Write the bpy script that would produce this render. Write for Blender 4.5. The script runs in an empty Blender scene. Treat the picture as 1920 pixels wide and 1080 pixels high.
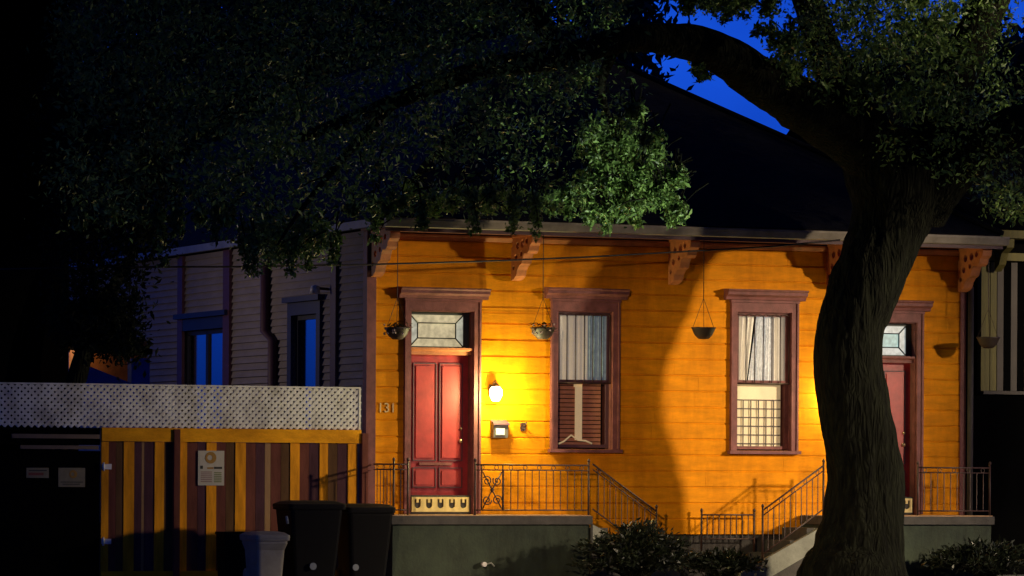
import bpy, math, random
import numpy as np
from mathutils import Vector, Matrix
R = math.radians
sc = bpy.context.scene
col = sc.collection

# ------------------------------------------------------------------ camera
FPX = 7695.0; PX0 = 960.0; PY0 = 880.0; ROLL = 0.006
CAMZ = 1.55
cam_d = bpy.data.cameras.new("camera"); cam = bpy.data.objects.new("camera", cam_d)
col.objects.link(cam); sc.camera = cam
CR = Matrix.Rotation(R(90), 3, 'X') @ Matrix.Rotation(ROLL, 3, 'Z')
cam.matrix_world = Matrix.Translation((0, 0, CAMZ)) @ CR.to_4x4()
cam_d.sensor_width = 36; cam_d.lens = 36 * FPX / 1920
cam_d.shift_x = 0.0; cam_d.shift_y = (PY0 - 540) / 1920
cam_d.clip_start = 0.5; cam_d.clip_end = 3000

# ------------------------------------------------------------------ world: late dusk
w = bpy.data.worlds.new("World"); sc.world = w; w.use_nodes = True
nt = w.node_tree; nt.nodes.clear()
sky = nt.nodes.new("ShaderNodeTexSky"); sky.sky_type = 'NISHITA'; sky.sun_disc = False
sky.sun_elevation = R(2); sky.sun_rotation = R(150)
bw = nt.nodes.new("ShaderNodeRGBToBW"); mx = nt.nodes.new("ShaderNodeMix"); mx.data_type = 'RGBA'
mx.blend_type = 'MULTIPLY'; mx.inputs[0].default_value = 1
nt.links.new(sky.outputs[0], bw.inputs[0]); nt.links.new(bw.outputs[0], mx.inputs[6])
mx.inputs[7].default_value = (0.010, 0.115, 1.0, 1)
bg = nt.nodes.new("ShaderNodeBackground"); bg.inputs[1].default_value = 0.38
wo = nt.nodes.new("ShaderNodeOutputWorld")
tcw = nt.nodes.new("ShaderNodeTexCoord"); nzw = nt.nodes.new("ShaderNodeTexNoise"); nzw.inputs['Scale'].default_value = 26; nzw.inputs['Detail'].default_value = 5
crw = nt.nodes.new("ShaderNodeValToRGB"); crw.color_ramp.elements[0].position = .3; crw.color_ramp.elements[1].position = .75
crw.color_ramp.elements[0].color = (.72, .72, .76, 1); crw.color_ramp.elements[1].color = (1.25, 1.15, 1.08, 1)
mx2 = nt.nodes.new("ShaderNodeMix"); mx2.data_type = 'RGBA'; mx2.blend_type = 'MULTIPLY'; mx2.inputs[0].default_value = 1
nt.links.new(tcw.outputs['Generated'], nzw.inputs['Vector']); nt.links.new(nzw.outputs['Fac'], crw.inputs[0])
nt.links.new(mx.outputs[2], mx2.inputs[6]); nt.links.new(crw.outputs[0], mx2.inputs[7])
nt.links.new(mx2.outputs[2], bg.inputs[0]); nt.links.new(bg.outputs[0], wo.inputs[0])
sc.view_settings.view_transform = 'Standard'; sc.view_settings.look = 'None'
sc.view_settings.exposure = 0; sc.view_settings.gamma = 1

# ------------------------------------------------------------------ house frame
# u along the front wall (left to right), y into the lot, z up; -y is the street side
TH = R(23)
OX = Vector(((690 - PX0) / FPX * 57.7, 57.7, 0))
RZ = Matrix.Rotation(TH, 3, 'Z')
def W(p): return OX + RZ @ Vector(p)
def ray(px, py):
    return RZ.transposed() @ (CR @ Vector(((px - PX0) / FPX, -(py - PY0) / FPX, -1)))
CO = RZ.transposed() @ (Vector((0, 0, CAMZ)) - OX)
def FP(px, py, out=0.0):           # point of the plane `out` metres in front of the front wall
    d = ray(px, py); t = (-out - CO.y) / d.y
    p = CO + d * t; return p
def U(px, out=0.0, py=700): return FP(px, py, out).x
def Z(py, out=0.0, px=1000): return FP(px, py, out).z
def SP(px, py):                    # point on the left side wall
    d = ray(px, py); t = (0.0 - CO.x) / d.x
    return CO + d * t

# ------------------------------------------------------------------ lights of the street
def lamp(name, kind, frame_pos, power, color, radius, target=None, spot=None, blend=0.5):
    l = bpy.data.lights.new(name, kind); l.energy = power; l.color = color; l.shadow_soft_size = radius
    o = bpy.data.objects.new(name, l); col.objects.link(o); o.location = W(frame_pos)
    if target is not None:
        o.rotation_euler = (W(target) - o.location).to_track_quat('-Z', 'Y').to_euler()
        l.spot_size = spot; l.spot_blend = blend
    return o
LAMP_A = (18.4, -14.4, 6.3)        # street lamp out of frame on the right
lamp('street_lamp_light', 'SPOT', LAMP_A, 21000, (1.0, 0.79, 0.52), 0.42, (4.2, 0.0, 2.0), R(60), 0.5)
FILL_B = (-3.8, 4.6, 4.15)       # added fill behind the fence, brightening the side wall
lamp('side_wall_fill_light', 'POINT', FILL_B, 88, (1.0, 0.82, 0.78), 0.12)
FILL_C = (-15.0, -30.0, 6.2)       # added warm fill, unseen on the left, lifting the wall shadows
lamp('left_fill_light', 'SPOT', FILL_C, 15000, (1.0, 0.70, 0.38), 0.25, (4.6, 0, 0.4), R(15), 0.7)

UPL = (4.2, -8.4, 0.12)             # added uplight, unseen below the picture, to brighten the hanging leaves
lamp('leaf_fill_beam', 'SPOT', UPL, 3300, (0.92, 1.0, 0.84), 0.05, (2.45, -3.6, 5.35), R(23), 0.9)

# ------------------------------------------------------------------ materials
def mat(name, color, rough=0.7, var=0.25, scale=3.0, bump=0.0, bscale=40.0, stretch=(1, 1, 1), metal=0.0, emit=None, es=0.0, color2=None, spec=0.5):
    m = bpy.data.materials.new(name); m.use_nodes = True
    n = m.node_tree.nodes; L = m.node_tree.links; b = n['Principled BSDF']
    b.inputs['Roughness'].default_value = rough; b.inputs['Metallic'].default_value = metal
    b.inputs['Specular IOR Level'].default_value = spec
    tc = n.new('ShaderNodeTexCoord'); mp = n.new('ShaderNodeMapping'); mp.inputs['Scale'].default_value = stretch
    L.new(tc.outputs['Object'], mp.inputs[0])
    no = n.new('ShaderNodeTexNoise'); no.inputs['Scale'].default_value = scale; no.inputs['Detail'].default_value = 6
    no.inputs['Roughness'].default_value = 0.65
    L.new(mp.outputs[0], no.inputs['Vector'])
    cr = n.new('ShaderNodeValToRGB'); cr.color_ramp.elements[0].position = 0.3; cr.color_ramp.elements[1].position = 0.7
    c2 = color2 or tuple(c * (1 - var) for c in color)
    cr.color_ramp.elements[0].color = (*c2, 1); cr.color_ramp.elements[1].color = (*[min(1, c * (1 + var * .4)) for c in color], 1)
    L.new(no.outputs['Fac'], cr.inputs[0]); L.new(cr.outputs[0], b.inputs['Base Color'])
    if bump > 0:
        nb = n.new('ShaderNodeTexNoise'); nb.inputs['Scale'].default_value = bscale; nb.inputs['Detail'].default_value = 4
        L.new(mp.outputs[0], nb.inputs['Vector'])
        bp = n.new('ShaderNodeBump'); bp.inputs['Strength'].default_value = bump; bp.inputs['Distance'].default_value = 0.02
        L.new(nb.outputs['Fac'], bp.inputs['Height']); L.new(bp.outputs[0], b.inputs['Normal'])
    if emit:
        b.inputs['Emission Color'].default_value = (*emit, 1); b.inputs['Emission Strength'].default_value = es
    return m
def glass_mat(name, tint=(1, 1, 1), refl=0.012, rough=0.02, bmp=.08):
    m = bpy.data.materials.new(name); m.use_nodes = True
    n = m.node_tree.nodes; L = m.node_tree.links; n.clear()
    tr = n.new('ShaderNodeBsdfTransparent'); tr.inputs[0].default_value = (*tint, 1)
    gl = n.new('ShaderNodeBsdfGlossy'); gl.inputs['Roughness'].default_value = rough
    nz = n.new('ShaderNodeTexNoise'); nz.inputs['Scale'].default_value = 3
    bp = n.new('ShaderNodeBump'); bp.inputs['Strength'].default_value = bmp
    L.new(nz.outputs['Fac'], bp.inputs['Height']); L.new(bp.outputs[0], gl.inputs['Normal'])
    mx = n.new('ShaderNodeMixShader'); mx.inputs[0].default_value = refl
    o = n.new('ShaderNodeOutputMaterial')
    L.new(tr.outputs[0], mx.inputs[1]); L.new(gl.outputs[0], mx.inputs[2]); L.new(mx.outputs[0], o.inputs[0])
    return m
M = dict(
    siding=mat('orange_siding_paint', (0.82, 0.295, 0.002), 0.7, 0.28, 2.2, 0.25, 30, (1, 1, 4), spec=0.12),
    sidegrey=mat('grey_clapboard_paint', (0.27, 0.225, 0.21), 0.75, 0.22, 2.0, 0.2, 30, (1, 1, 3)),
    trim=mat('mauve_trim_paint', (0.225, 0.078, 0.072), 0.55, 0.35, 7, 0.2, 60, spec=.25),
    trimdark=mat('dark_plum_paint', (0.085, 0.032, 0.045), 0.6, 0.2, 4),
    bracket=mat('peach_bracket_paint', (0.50, 0.17, 0.06), 0.6, 0.35, 6, 0.1, 50),
    gutter=mat('weathered_gutter_paint', (0.30, 0.26, 0.21), 0.6, 0.5, 2.5, 0.1, 40, (1, 1, 1)),
    soffit=mat('brown_soffit_paint', (0.20, 0.07, 0.05), 0.7, 0.2),
    roof=mat('dark_shingle', (0.010, 0.010, 0.012), 0.95, 0.4, 6, 0.4, 60, spec=0.1),
    red=mat('red_door_paint', (0.32, 0.018, 0.022), 0.45, 0.3, 6, 0.05, 60),
    redpanel=mat('bright_red_panel_paint', (0.39, 0.034, 0.030), 0.45, 0.3, 6, 0.05, 60),
    black=mat('black_void_paint', (0.006, 0.005, 0.006), 0.8, 0.2),
    iron=mat('wrought_iron', (0.05, 0.022, 0.016), 0.5, 0.3, 20, 0.1, 80),
    lead=mat('dark_lead_came', (0.03, 0.035, 0.03), 0.5),
    curtain=mat('pale_glowing_curtain', (0.82, 0.78, 0.68), 0.9, 0.12, 8, emit=(.80, .70, .55), es=.16),  # faint glow put into the cloth in place of light on it
    lace=mat('white_glowing_lace', (0.88, 0.9, 0.88), 0.9, 0.35, 22, emit=(.75, .8, .78), es=.16),  # lace carries the same added glow
    reflectcurtain=mat('painted_blue_reflection_curtain', (0.30, 0.38, 0.46), 0.9, 0.4, 9, emit=(.3, .4, .5), es=.10),  # blue reflection painted in as cloth colour and glow
    blind=mat('cream_glowing_blind', (0.86, 0.74, 0.50), 0.8, 0.1, 8, emit=(.8, .58, .30), es=.22),  # added glow brightens the blind and the pale post
    redblind=mat('russet_blind_slat', (0.46, 0.18, 0.11), 0.7, 0.3, 6),
    concrete=mat('green_stained_stucco', (0.036, 0.05, 0.030), 0.9, 0.45, 1.8, 0.4, 25, color2=(0.018, 0.028, 0.019)),
    slab=mat('dark_concrete_slab', (0.06, 0.055, 0.05), 0.85, 0.4, 4, 0.3, 40),
    decktop=mat('worn_deck_boards', (0.42, 0.25, 0.13), 0.7, 0.3, 5, 0.2, 40),
    palestone=mat('pale_weathered_concrete', (0.24, 0.25, 0.21), 0.9, 0.45, 3, 0.3, 30),
    brickdark=mat('dark_brick_pier', (0.035, 0.03, 0.028), 0.95, 0.4, 9, 0.3, 30),
    lattice=mat('white_lattice_paint', (0.86, 0.86, 0.74), 0.8, 0.2, 1.4, spec=.1),
    forange=mat('orange_plank_paint', (0.90, 0.36, 0.012), 0.7, 0.35, 2.5, 0.2, 30, (3, 3, .6), spec=.1),
    fbeam=mat('orange_beam_paint', (0.95, 0.40, 0.010), 0.7, 0.3, 1.5, 0.2, 30, (1, 1, 3), spec=.1),
    ftan=mat('tan_plank_paint', (0.30, 0.16, 0.05), 0.6, 0.35, 2.5, 0.2, 30, (3, 3, .6)),
    fmaroon=mat('maroon_plank_paint', (0.150, 0.050, 0.034), 0.8, 0.4, 2.5, 0.2, 30, (3, 3, .6), spec=.1),
    fnavy=mat('plum_plank_paint', (0.085, 0.036, 0.044), 0.8, 0.4, 2.5, 0.2, 30, (3, 3, .6), spec=.1),
    fbrown=mat('brown_plank_paint', (0.120, 0.062, 0.026), 0.8, 0.4, 2.5, 0.2, 30, (3, 3, .6), spec=.1),
    gate=mat('near_black_gate_paint', (0.002, 0.002, 0.002), 0.95, 0.4, 3, spec=0.03),
    gatebar=mat('grey_brown_bar', (0.16, 0.11, 0.07), 0.7, 0.3, 3),
    white=mat('white_metal', (0.75, 0.72, 0.66), 0.4, 0.1, 5),
    signpaper=mat('cream_sign_face', (0.47, 0.44, 0.33), 0.6, 0.12, 14),
    signdark=mat('dark_sign_ink', (0.03, 0.03, 0.02), 0.7),
    signamber=mat('amber_sign_ink', (0.36, 0.19, 0.02), 0.7),
    signpink=mat('faded_pink_ink', (0.28, 0.17, 0.14), 0.7),
    signgreen=mat('faded_green_ink', (0.19, 0.22, 0.08), 0.7),
    signred=mat('faded_red_ink', (0.24, 0.05, 0.03), 0.7),
    bin=mat('black_bin_plastic', (0.003, 0.003, 0.003), 0.6, 0.3, 6, spec=0.12),
    bingrey=mat('grey_bin_plastic', (0.36, 0.33, 0.22), 0.55, 0.25, 4),
    bark=mat('dark_oak_bark', (0.016, 0.018, 0.011), 0.95, 0.6, 5, 1.0, 14, (2.2, 2.2, .55), color2=(0.005, 0.005, 0.0045), spec=0.05),
    bin_mark=mat('pale_bin_emblem', (0.22, 0.25, 0.26), 0.6),
    planter=mat('dark_basket_metal', (0.04, 0.025, 0.018), 0.6),
    soil=mat('dry_soil', (0.05, 0.035, 0.02), 0.95),
    cable=mat('black_cable_rubber', (0.012, 0.006, 0.006), 0.6),
    olive=mat('olive_yellow_boards', (0.11, 0.095, 0.018), 0.7, 0.4, 3, 0.2, 30, (4, 4, .5)),
    greypost=mat('grey_brown_board', (0.05, 0.04, 0.034), 0.7, 0.3, 3),
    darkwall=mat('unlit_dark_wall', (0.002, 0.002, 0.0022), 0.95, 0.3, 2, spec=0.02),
    bluetarp=mat('blue_tarpaulin', (0.012, 0.10, 0.80), 0.5, 0.15, 3),
    cottage=mat('orange_cottage_boards', (0.60, 0.22, 0.05), 0.7, 0.4, 5),
    metalblue=mat('blue_grey_trim_paint', (0.016, 0.022, 0.07), 0.6),
    ground=mat('asphalt', (0.045, 0.045, 0.047), 0.9, 0.3, 3, 0.3, 60),
    walk=mat('sidewalk_concrete', (0.16, 0.15, 0.14), 0.9, 0.3, 2, 0.3, 40),
    glow=mat('lamp_glass', (1, .9, .6), 0.3, emit=(1.0, 0.80, 0.35), es=35),
    sashwood=mat('wood_dark', (0.02, 0.02, 0.03), 0.6),  # dark wood of the side-window sashes
    flower=mat('pale_blossom', (0.55, 0.42, 0.38), 0.8, 0.4, 30),
    brass=mat('brass_knob', (0.65, 0.50, 0.30), 0.3, metal=0.9),
)
M['glass'] = glass_mat('window_glass')
M['sideglass'] = glass_mat('sky_reflecting_glass', (0.25, 0.35, 0.6), 0.6, 0.10, .9)
def lit_pane(name, c, s):
    m = bpy.data.materials.new(name); m.use_nodes = True
    n = m.node_tree.nodes; L = m.node_tree.links; b = n['Principled BSDF']
    nz = n.new('ShaderNodeTexNoise'); nz.inputs['Scale'].default_value = 14; nz.inputs['Detail'].default_value = 5
    tc = n.new('ShaderNodeTexCoord'); L.new(tc.outputs['Object'], nz.inputs['Vector'])
    cr = n.new('ShaderNodeValToRGB'); cr.color_ramp.elements[0].position = .35; cr.color_ramp.elements[1].position = .65
    cr.color_ramp.elements[0].color = (*[x * .62 for x in c], 1); cr.color_ramp.elements[1].color = (*c, 1)
    L.new(nz.outputs['Fac'], cr.inputs[0]); L.new(cr.outputs[0], b.inputs['Emission Color'])
    b.inputs['Base Color'].default_value = (.1, .1, .1, 1); b.inputs['Emission Strength'].default_value = s
    b.inputs['Roughness'].default_value = 0.25
    return m
M['transom'] = lit_pane('lit_cream_bevel_glass', (0.80, 0.66, 0.38), 0.75)
M['transom_edge'] = lit_pane('lit_grey_bevel_glass', (0.62, 0.60, 0.46), 0.75)
M['transom_cool'] = lit_pane('lit_cool_bevel_glass', (0.34, 0.62, 0.58), 0.75)
M['transom_pale'] = lit_pane('lit_pale_bevel_glass', (0.62, 0.66, 0.62), 0.75)

def leaf_mat(name, c1, c2, rough=0.35):
    m = bpy.data.materials.new(name); m.use_nodes = True
    n = m.node_tree.nodes; L = m.node_tree.links; b = n['Principled BSDF']
    gi = n.new('ShaderNodeNewGeometry')
    cr = n.new('ShaderNodeValToRGB'); cr.color_ramp.elements[0].color = (*c1, 1); cr.color_ramp.elements[1].color = (*c2, 1)
    L.new(gi.outputs['Random Per Island'], cr.inputs[0]); L.new(cr.outputs[0], b.inputs['Base Color'])
    b.inputs['Roughness'].default_value = rough; b.inputs['Specular IOR Level'].default_value = 0.3
    tl = n.new('ShaderNodeBsdfTranslucent'); L.new(cr.outputs[0], tl.inputs[0])
    mx = n.new('ShaderNodeMixShader'); mx.inputs[0].default_value = 0.25
    L.new(b.outputs[0], mx.inputs[1]); L.new(tl.outputs[0], mx.inputs[2])
    L.new(mx.outputs[0], n['Material Output'].inputs[0])
    return m
def streaks(mn, sc_, lo, stretch):
    m = bpy.data.materials[mn]; n = m.node_tree.nodes; L = m.node_tree.links; b = n['Principled BSDF']
    tc = n.new('ShaderNodeTexCoord'); mp = n.new('ShaderNodeMapping'); mp.inputs['Scale'].default_value = stretch
    nz = n.new('ShaderNodeTexNoise'); nz.inputs['Scale'].default_value = sc_; nz.inputs['Detail'].default_value = 8; nz.inputs['Roughness'].default_value = .7
    cr = n.new('ShaderNodeValToRGB'); cr.color_ramp.elements[0].position = .36; cr.color_ramp.elements[1].position = .56
    cr.color_ramp.elements[0].color = (lo, lo * .95, lo * .9, 1); cr.color_ramp.elements[1].color = (1, 1, 1, 1)
    L.new(tc.outputs['Object'], mp.inputs[0]); L.new(mp.outputs[0], nz.inputs['Vector']); L.new(nz.outputs['Fac'], cr.inputs[0])
    oc = b.inputs['Base Color'].links[0].from_socket; mu = n.new('ShaderNodeMix'); mu.data_type = 'RGBA'; mu.blend_type = 'MULTIPLY'; mu.inputs[0].default_value = 1
    L.new(oc, mu.inputs[6]); L.new(cr.outputs[0], mu.inputs[7]); L.new(mu.outputs[2], b.inputs['Base Color'])
streaks('orange_siding_paint', 1.6, .80, (1.6, 1.6, .35)); streaks('green_stained_stucco', 1.3, .45, (1.6, 1.6, .5)); streaks('orange_plank_paint', 4, .72, (2, 2, .3))
streaks('white_lattice_paint', 2.5, .6, (1, 1, .6)); streaks('red_door_paint', 5, .7, (1, 1, .5)); streaks('mauve_trim_paint', 5, .7, (1, 1, .5)); streaks('orange_beam_paint', 3, .8, (1, 1, 2)); streaks('dark_shingle', 9, .4, (1, 1, 4))
def bark_mat():
    m = bpy.data.materials['dark_oak_bark']; n = m.node_tree.nodes; L = m.node_tree.links; b = n['Principled BSDF']
    tc = n.new('ShaderNodeTexCoord'); mp = n.new('ShaderNodeMapping'); mp.inputs['Scale'].default_value = (1, 1, .22)
    wn = n.new('ShaderNodeTexNoise'); wn.inputs['Scale'].default_value = 3.0
    mxv = n.new('ShaderNodeMix'); mxv.data_type = 'RGBA'; mxv.inputs[0].default_value = .18
    vo = n.new('ShaderNodeTexVoronoi'); vo.feature = 'DISTANCE_TO_EDGE'; vo.inputs['Scale'].default_value = 20
    L.new(tc.outputs['Object'], mp.inputs[0]); L.new(mp.outputs[0], wn.inputs['Vector']); L.new(mp.outputs[0], mxv.inputs[6]); L.new(wn.outputs['Color'], mxv.inputs[7])
    L.new(mxv.outputs[2], vo.inputs['Vector'])
    cr = n.new('ShaderNodeValToRGB'); cr.color_ramp.elements[0].position = 0; cr.color_ramp.elements[1].position = .4
    L.new(vo.outputs['Distance'], cr.inputs[0])
    bp = n.new('ShaderNodeBump'); bp.inputs['Strength'].default_value = 1; bp.inputs['Distance'].default_value = .02
    L.new(cr.outputs[0], bp.inputs['Height']); 
    old = b.inputs['Normal'].links[0].from_socket; L.new(old, bp.inputs['Normal']); L.new(bp.outputs[0], b.inputs['Normal'])
    oc = b.inputs['Base Color'].links[0].from_socket; mu = n.new('ShaderNodeMix'); mu.data_type = 'RGBA'; mu.blend_type = 'MULTIPLY'; mu.inputs[0].default_value = .35
    L.new(oc, mu.inputs[6]); L.new(cr.outputs[0], mu.inputs[7]); L.new(mu.outputs[2], b.inputs['Base Color'])
bark_mat()
M['leaf'] = leaf_mat('oak_leaf', (0.008, 0.028, 0.006), (0.20, 0.34, 0.085), .42)
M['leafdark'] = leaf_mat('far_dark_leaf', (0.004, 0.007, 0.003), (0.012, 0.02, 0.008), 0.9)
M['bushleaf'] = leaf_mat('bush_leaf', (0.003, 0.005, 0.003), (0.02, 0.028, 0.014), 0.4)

# ------------------------------------------------------------------ mesh helpers
ANCH = {}
def tag(o, label=None, cat=None, group=None, kind=None):
    if label: o['label'] = label
    if cat: o['category'] = cat
    if group: o['group'] = group
    if kind: o['kind'] = kind
    return o
def thing(name, at, label, cat, group=None):
    o = bpy.data.objects.new(name, None); col.objects.link(o); o.empty_display_size = 0.2
    o.location = W(at); o.rotation_euler = (0, 0, TH); ANCH[o.name] = Vector(at)
    return tag(o, label, cat, group)
class MB:
    def __init__(s): s.v = []; s.f = []; s.sm = []
    def add(s, vs, fs, smooth=False):
        k = len(s.v); s.v += [tuple(v) for v in vs]; s.f += [tuple(i + k for i in f) for f in fs]; s.sm += [smooth] * len(fs)
        return s
    def box(s, x0, x1, y0, y1, z0, z1):
        vs = [(x, y, z) for z in (z0, z1) for y in (y0, y1) for x in (x0, x1)]
        return s.add(vs, [(0, 2, 3, 1), (4, 5, 7, 6), (0, 1, 5, 4), (2, 6, 7, 3), (0, 4, 6, 2), (1, 3, 7, 5)])
    def prism(s, poly, axis, a, b):
        # poly: list of 2-D points, extruded along axis (0=x: poly is (y,z); 1=y: poly is (x,z); 2=z: poly is (x,y))
        def pt(p, t):
            return {0: (t, p[0], p[1]), 1: (p[0], t, p[1]), 2: (p[0], p[1], t)}[axis]
        n = len(poly); vs = [pt(p, a) for p in poly] + [pt(p, b) for p in poly]
        fs = [tuple(range(n))[::-1], tuple(range(n, 2 * n))] + [(i, (i + 1) % n, n + (i + 1) % n, n + i) for i in range(n)]
        return s.add(vs, fs)
    def tube(s, pts, r, n=8, cap=True):
        pts = [Vector(p) for p in pts]; rs = r if isinstance(r, (list, tuple)) else [r] * len(pts)
        vs = []; up = Vector((0, 0, 1))
        prev = None
        for i, p in enumerate(pts):
            d = (pts[min(i + 1, len(pts) - 1)] - pts[max(i - 1, 0)]).normalized()
            if prev is None:
                a = d.cross(up if abs(d.z) < .9 else Vector((1, 0, 0))).normalized()
            else: a = (prev - d * prev.dot(d)).normalized()
            prev = a; b = d.cross(a)
            vs += [p + (a * math.cos(2 * math.pi * k / n) + b * math.sin(2 * math.pi * k / n)) * rs[i] for k in range(n)]
        fs = []
        for i in range(len(pts) - 1):
            for k in range(n):
                fs.append((i * n + k, i * n + (k + 1) % n, (i + 1) * n + (k + 1) % n, (i + 1) * n + k))
        s.add(vs, fs, n > 5)
        if cap:
            s.f += [tuple(len(s.v) - len(vs) + k for k in range(n))[::-1], tuple(len(s.v) - n + k for k in range(n))]; s.sm += [False, False]
        return s
    def lathe(s, c, prof, n=20):
        vs = []; fs = []
        for (r, z) in prof: vs += [(c[0] + r * math.cos(2 * math.pi * k / n), c[1] + r * math.sin(2 * math.pi * k / n), c[2] + z) for k in range(n)]
        for i in range(len(prof) - 1):
            for k in range(n): fs.append((i * n + k, i * n + (k + 1) % n, (i + 1) * n + (k + 1) % n, (i + 1) * n + k))
        return s.add(vs, fs, True)
    def build(s, name, m, parent=None, label=None):
        me = bpy.data.meshes.new(name)
        a = Vector((0, 0, 0))
        if parent is not None:
            r = parent
            while r is not None and r.name not in ANCH: r = r.parent
            a = ANCH[r.name]
        elif s.v:
            xs = np.array(s.v); a = Vector((*((xs.min(0) + xs.max(0)) / 2)[:2], xs.min(0)[2]))
        me.from_pydata([(v[0] - a.x, v[1] - a.y, v[2] - a.z) for v in s.v], [], s.f)
        me.polygons.foreach_set('use_smooth', s.sm); me.materials.append(m)
        import bmesh
        bm = bmesh.new(); bm.from_mesh(me); bmesh.ops.recalc_face_normals(bm, faces=bm.faces); bm.to_mesh(me); bm.free()
        me.update()
        o = bpy.data.objects.new(name, me); col.objects.link(o)
        if parent is not None: o.parent = parent
        else: o.location = W(a); o.rotation_euler = (0, 0, TH); ANCH[o.name] = a
        if label: o['label'] = label
        return o
def BX(x0, x1, y0, y1, z0, z1): return MB().box(x0, x1, y0, y1, z0, z1)
def poly_holes(outer, holes, axis, a, b):
    """flat shape with holes, extruded, through a 2-D curve"""
    cu = bpy.data.curves.new('tmp', 'CURVE'); cu.dimensions = '2D'; cu.fill_mode = 'BOTH'; cu.extrude = abs(b - a) / 2
    for pl in [outer] + holes:
        sp = cu.splines.new('POLY'); sp.points.add(len(pl) - 1); sp.use_cyclic_u = True
        for i, p in enumerate(pl): sp.points[i].co = (p[0], p[1], 0, 1)
    ob = bpy.data.objects.new('tmp', cu); me = bpy.data.meshes.new_from_object(ob)
    mb = MB(); mid = (a + b) / 2
    if axis == 0: vs = [(mid + v.co.z, v.co.x, v.co.y) for v in me.vertices]
    else: vs = [(v.co.x, mid + v.co.z, v.co.y) for v in me.vertices]
    mb.add(vs, [tuple(p.vertices) for p in me.polygons])
    bpy.data.objects.remove(ob); bpy.data.curves.remove(cu); bpy.data.meshes.remove(me)
    return mb
def circle(cx, cy, r, n=12): return [(cx + r * math.cos(2 * math.pi * k / n), cy + r * math.sin(2 * math.pi * k / n)) for k in range(n)]
def copy_tree(o, parent=None, du=0, dy=0, dz=0):
    c = o.copy(); col.objects.link(c)
    if parent is not None: c.parent = parent
    else:
        c.location = o.location + RZ @ Vector((du, dy, dz)); ANCH[c.name] = ANCH[o.name] + Vector((du, dy, dz))
    for ch in list(o.children): copy_tree(ch, c)
    return c

# ------------------------------------------------------------------ setting
def struct(name, mb, m): return tag(mb.build(name, m), kind='structure')
ZD = Z(966, 0.9)                    # porch deck level
WD = U(1808)                        # house width
struct('ground', BX(-400, 400, -300, 900, -0.3, -0.15), M['ground'])
struct('sidewalk', BX(-60, 60, -5.2, 0.9, -0.15, 0.0), M['walk'])
struct('yard', BX(-60, 60, 0.9, 60, -0.15, -0.02), M['brickdark'])

# ------------------------------------------------------------------ the house
house = thing('shotgun_house', (0, 0, 0), 'orange wooden double house with mauve trim, two red doors and a dark hipped roof', 'house')
OUT = 0.91; SIDE = 0.12
ZT = FP(1000, 413, OUT).z           # top of the gutter board
ZS = ZT - 0.15                      # soffit
door1 = dict(u0=U(768), u1=U(886), z0=ZD, z1=Z(583, 0, 830))
win1 = dict(u0=U(1043), u1=U(1146), z0=Z(842, 0, 1095), z1=Z(584, 0, 1095))
win2 = dict(u0=U(1379), u1=U(1481), z0=Z(845, 0, 1430), z1=Z(586, 0, 1430))
d1w = door1['u1'] - door1['u0']
door2 = dict(u1=U(1716), u0=U(1716) - d1w, z0=ZD, z1=door1['z1'] - .02)
ops = [door1, win1, win2, door2]
def siding_rows(z0, z1, pitch, u0, u1, holes, depth=0.02, y=0.0):
    mb = MB(); z = z0; rnd = random.Random(5)
    while z < z1 - 0.01:
        zt = min(z + pitch, z1)
        segs = [(u0, u1)]
        cuts = [z, zt]
        for h in holes:
            if h['z0'] < zt and h['z1'] > z: cuts += [c for c in (h['z0'], h['z1']) if z + .002 < c < zt - .002]
        cuts = sorted(set(cuts))
        for a, b in zip(cuts[:-1], cuts[1:]):
            segs = [(u0, u1)]; mid = (a + b) / 2
            for h in holes:
                if h['z0'] < mid < h['z1']:
                    ns = []
                    for s in segs:
                        if h['u1'] <= s[0] or h['u0'] >= s[1]: ns.append(s); continue
                        if s[0] < h['u0']: ns.append((s[0], h['u0']))
                        if s[1] > h['u1']: ns.append((h['u1'], s[1]))
                    segs = ns
            for s in segs:
                g = 0.012; jt = rnd.uniform(-.0035, .0035); jb = jt + rnd.uniform(-.004, .004)
                # drop siding: flat board, cove at its top edge
                pr = [(y + .03, a), (y - depth + jb, a + (.003 if a == z else 0))]
                if b == zt: pr += [(y - depth + jt, b - g * 2.0), (y - depth * .25, b - g), (y - depth * .25, b), (y + .03, b)]
                else: pr += [(y - depth + jt, b), (y + .03, b)]
                # board joints
                if s[1] - s[0] > 1.4:
                    j = rnd.uniform(s[0] + .6, s[1] - .6)
                    mb.prism(pr, 0, s[0], j - .0015); mb.prism(pr, 0, j + .0015, s[1])
                else: mb.prism(pr, 0, s[0], s[1])
        z = zt
    return mb
ZF = Z(452, 0, 1000)                # underside of the frieze
siding_rows(0.62, ZF, 0.232, 0.09, WD - 0.09, ops).build('front_wall', M['siding'], house)
# solid core behind the boards
DEP = 19.0
core = MB()
us = sorted(ops, key=lambda o: o['u0']); last = 0.0
for o in us:
    core.box(last, o['u0'], 0.03, 0.15, 0.4, ZS); core.box(o['u0'], o['u1'], 0.03, 0.15, o['z1'], ZS)
    core.box(o['u0'], o['u1'], 0.03, 0.15, 0.4, o['z0']); last = o['u1']
core.box(last, WD, 0.03, 0.15, 0.4, ZS)
core.box(0.02, WD, 0.62, 0.66, 0.4, ZS)
core.build('wall_core', M['black'], house)
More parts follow.
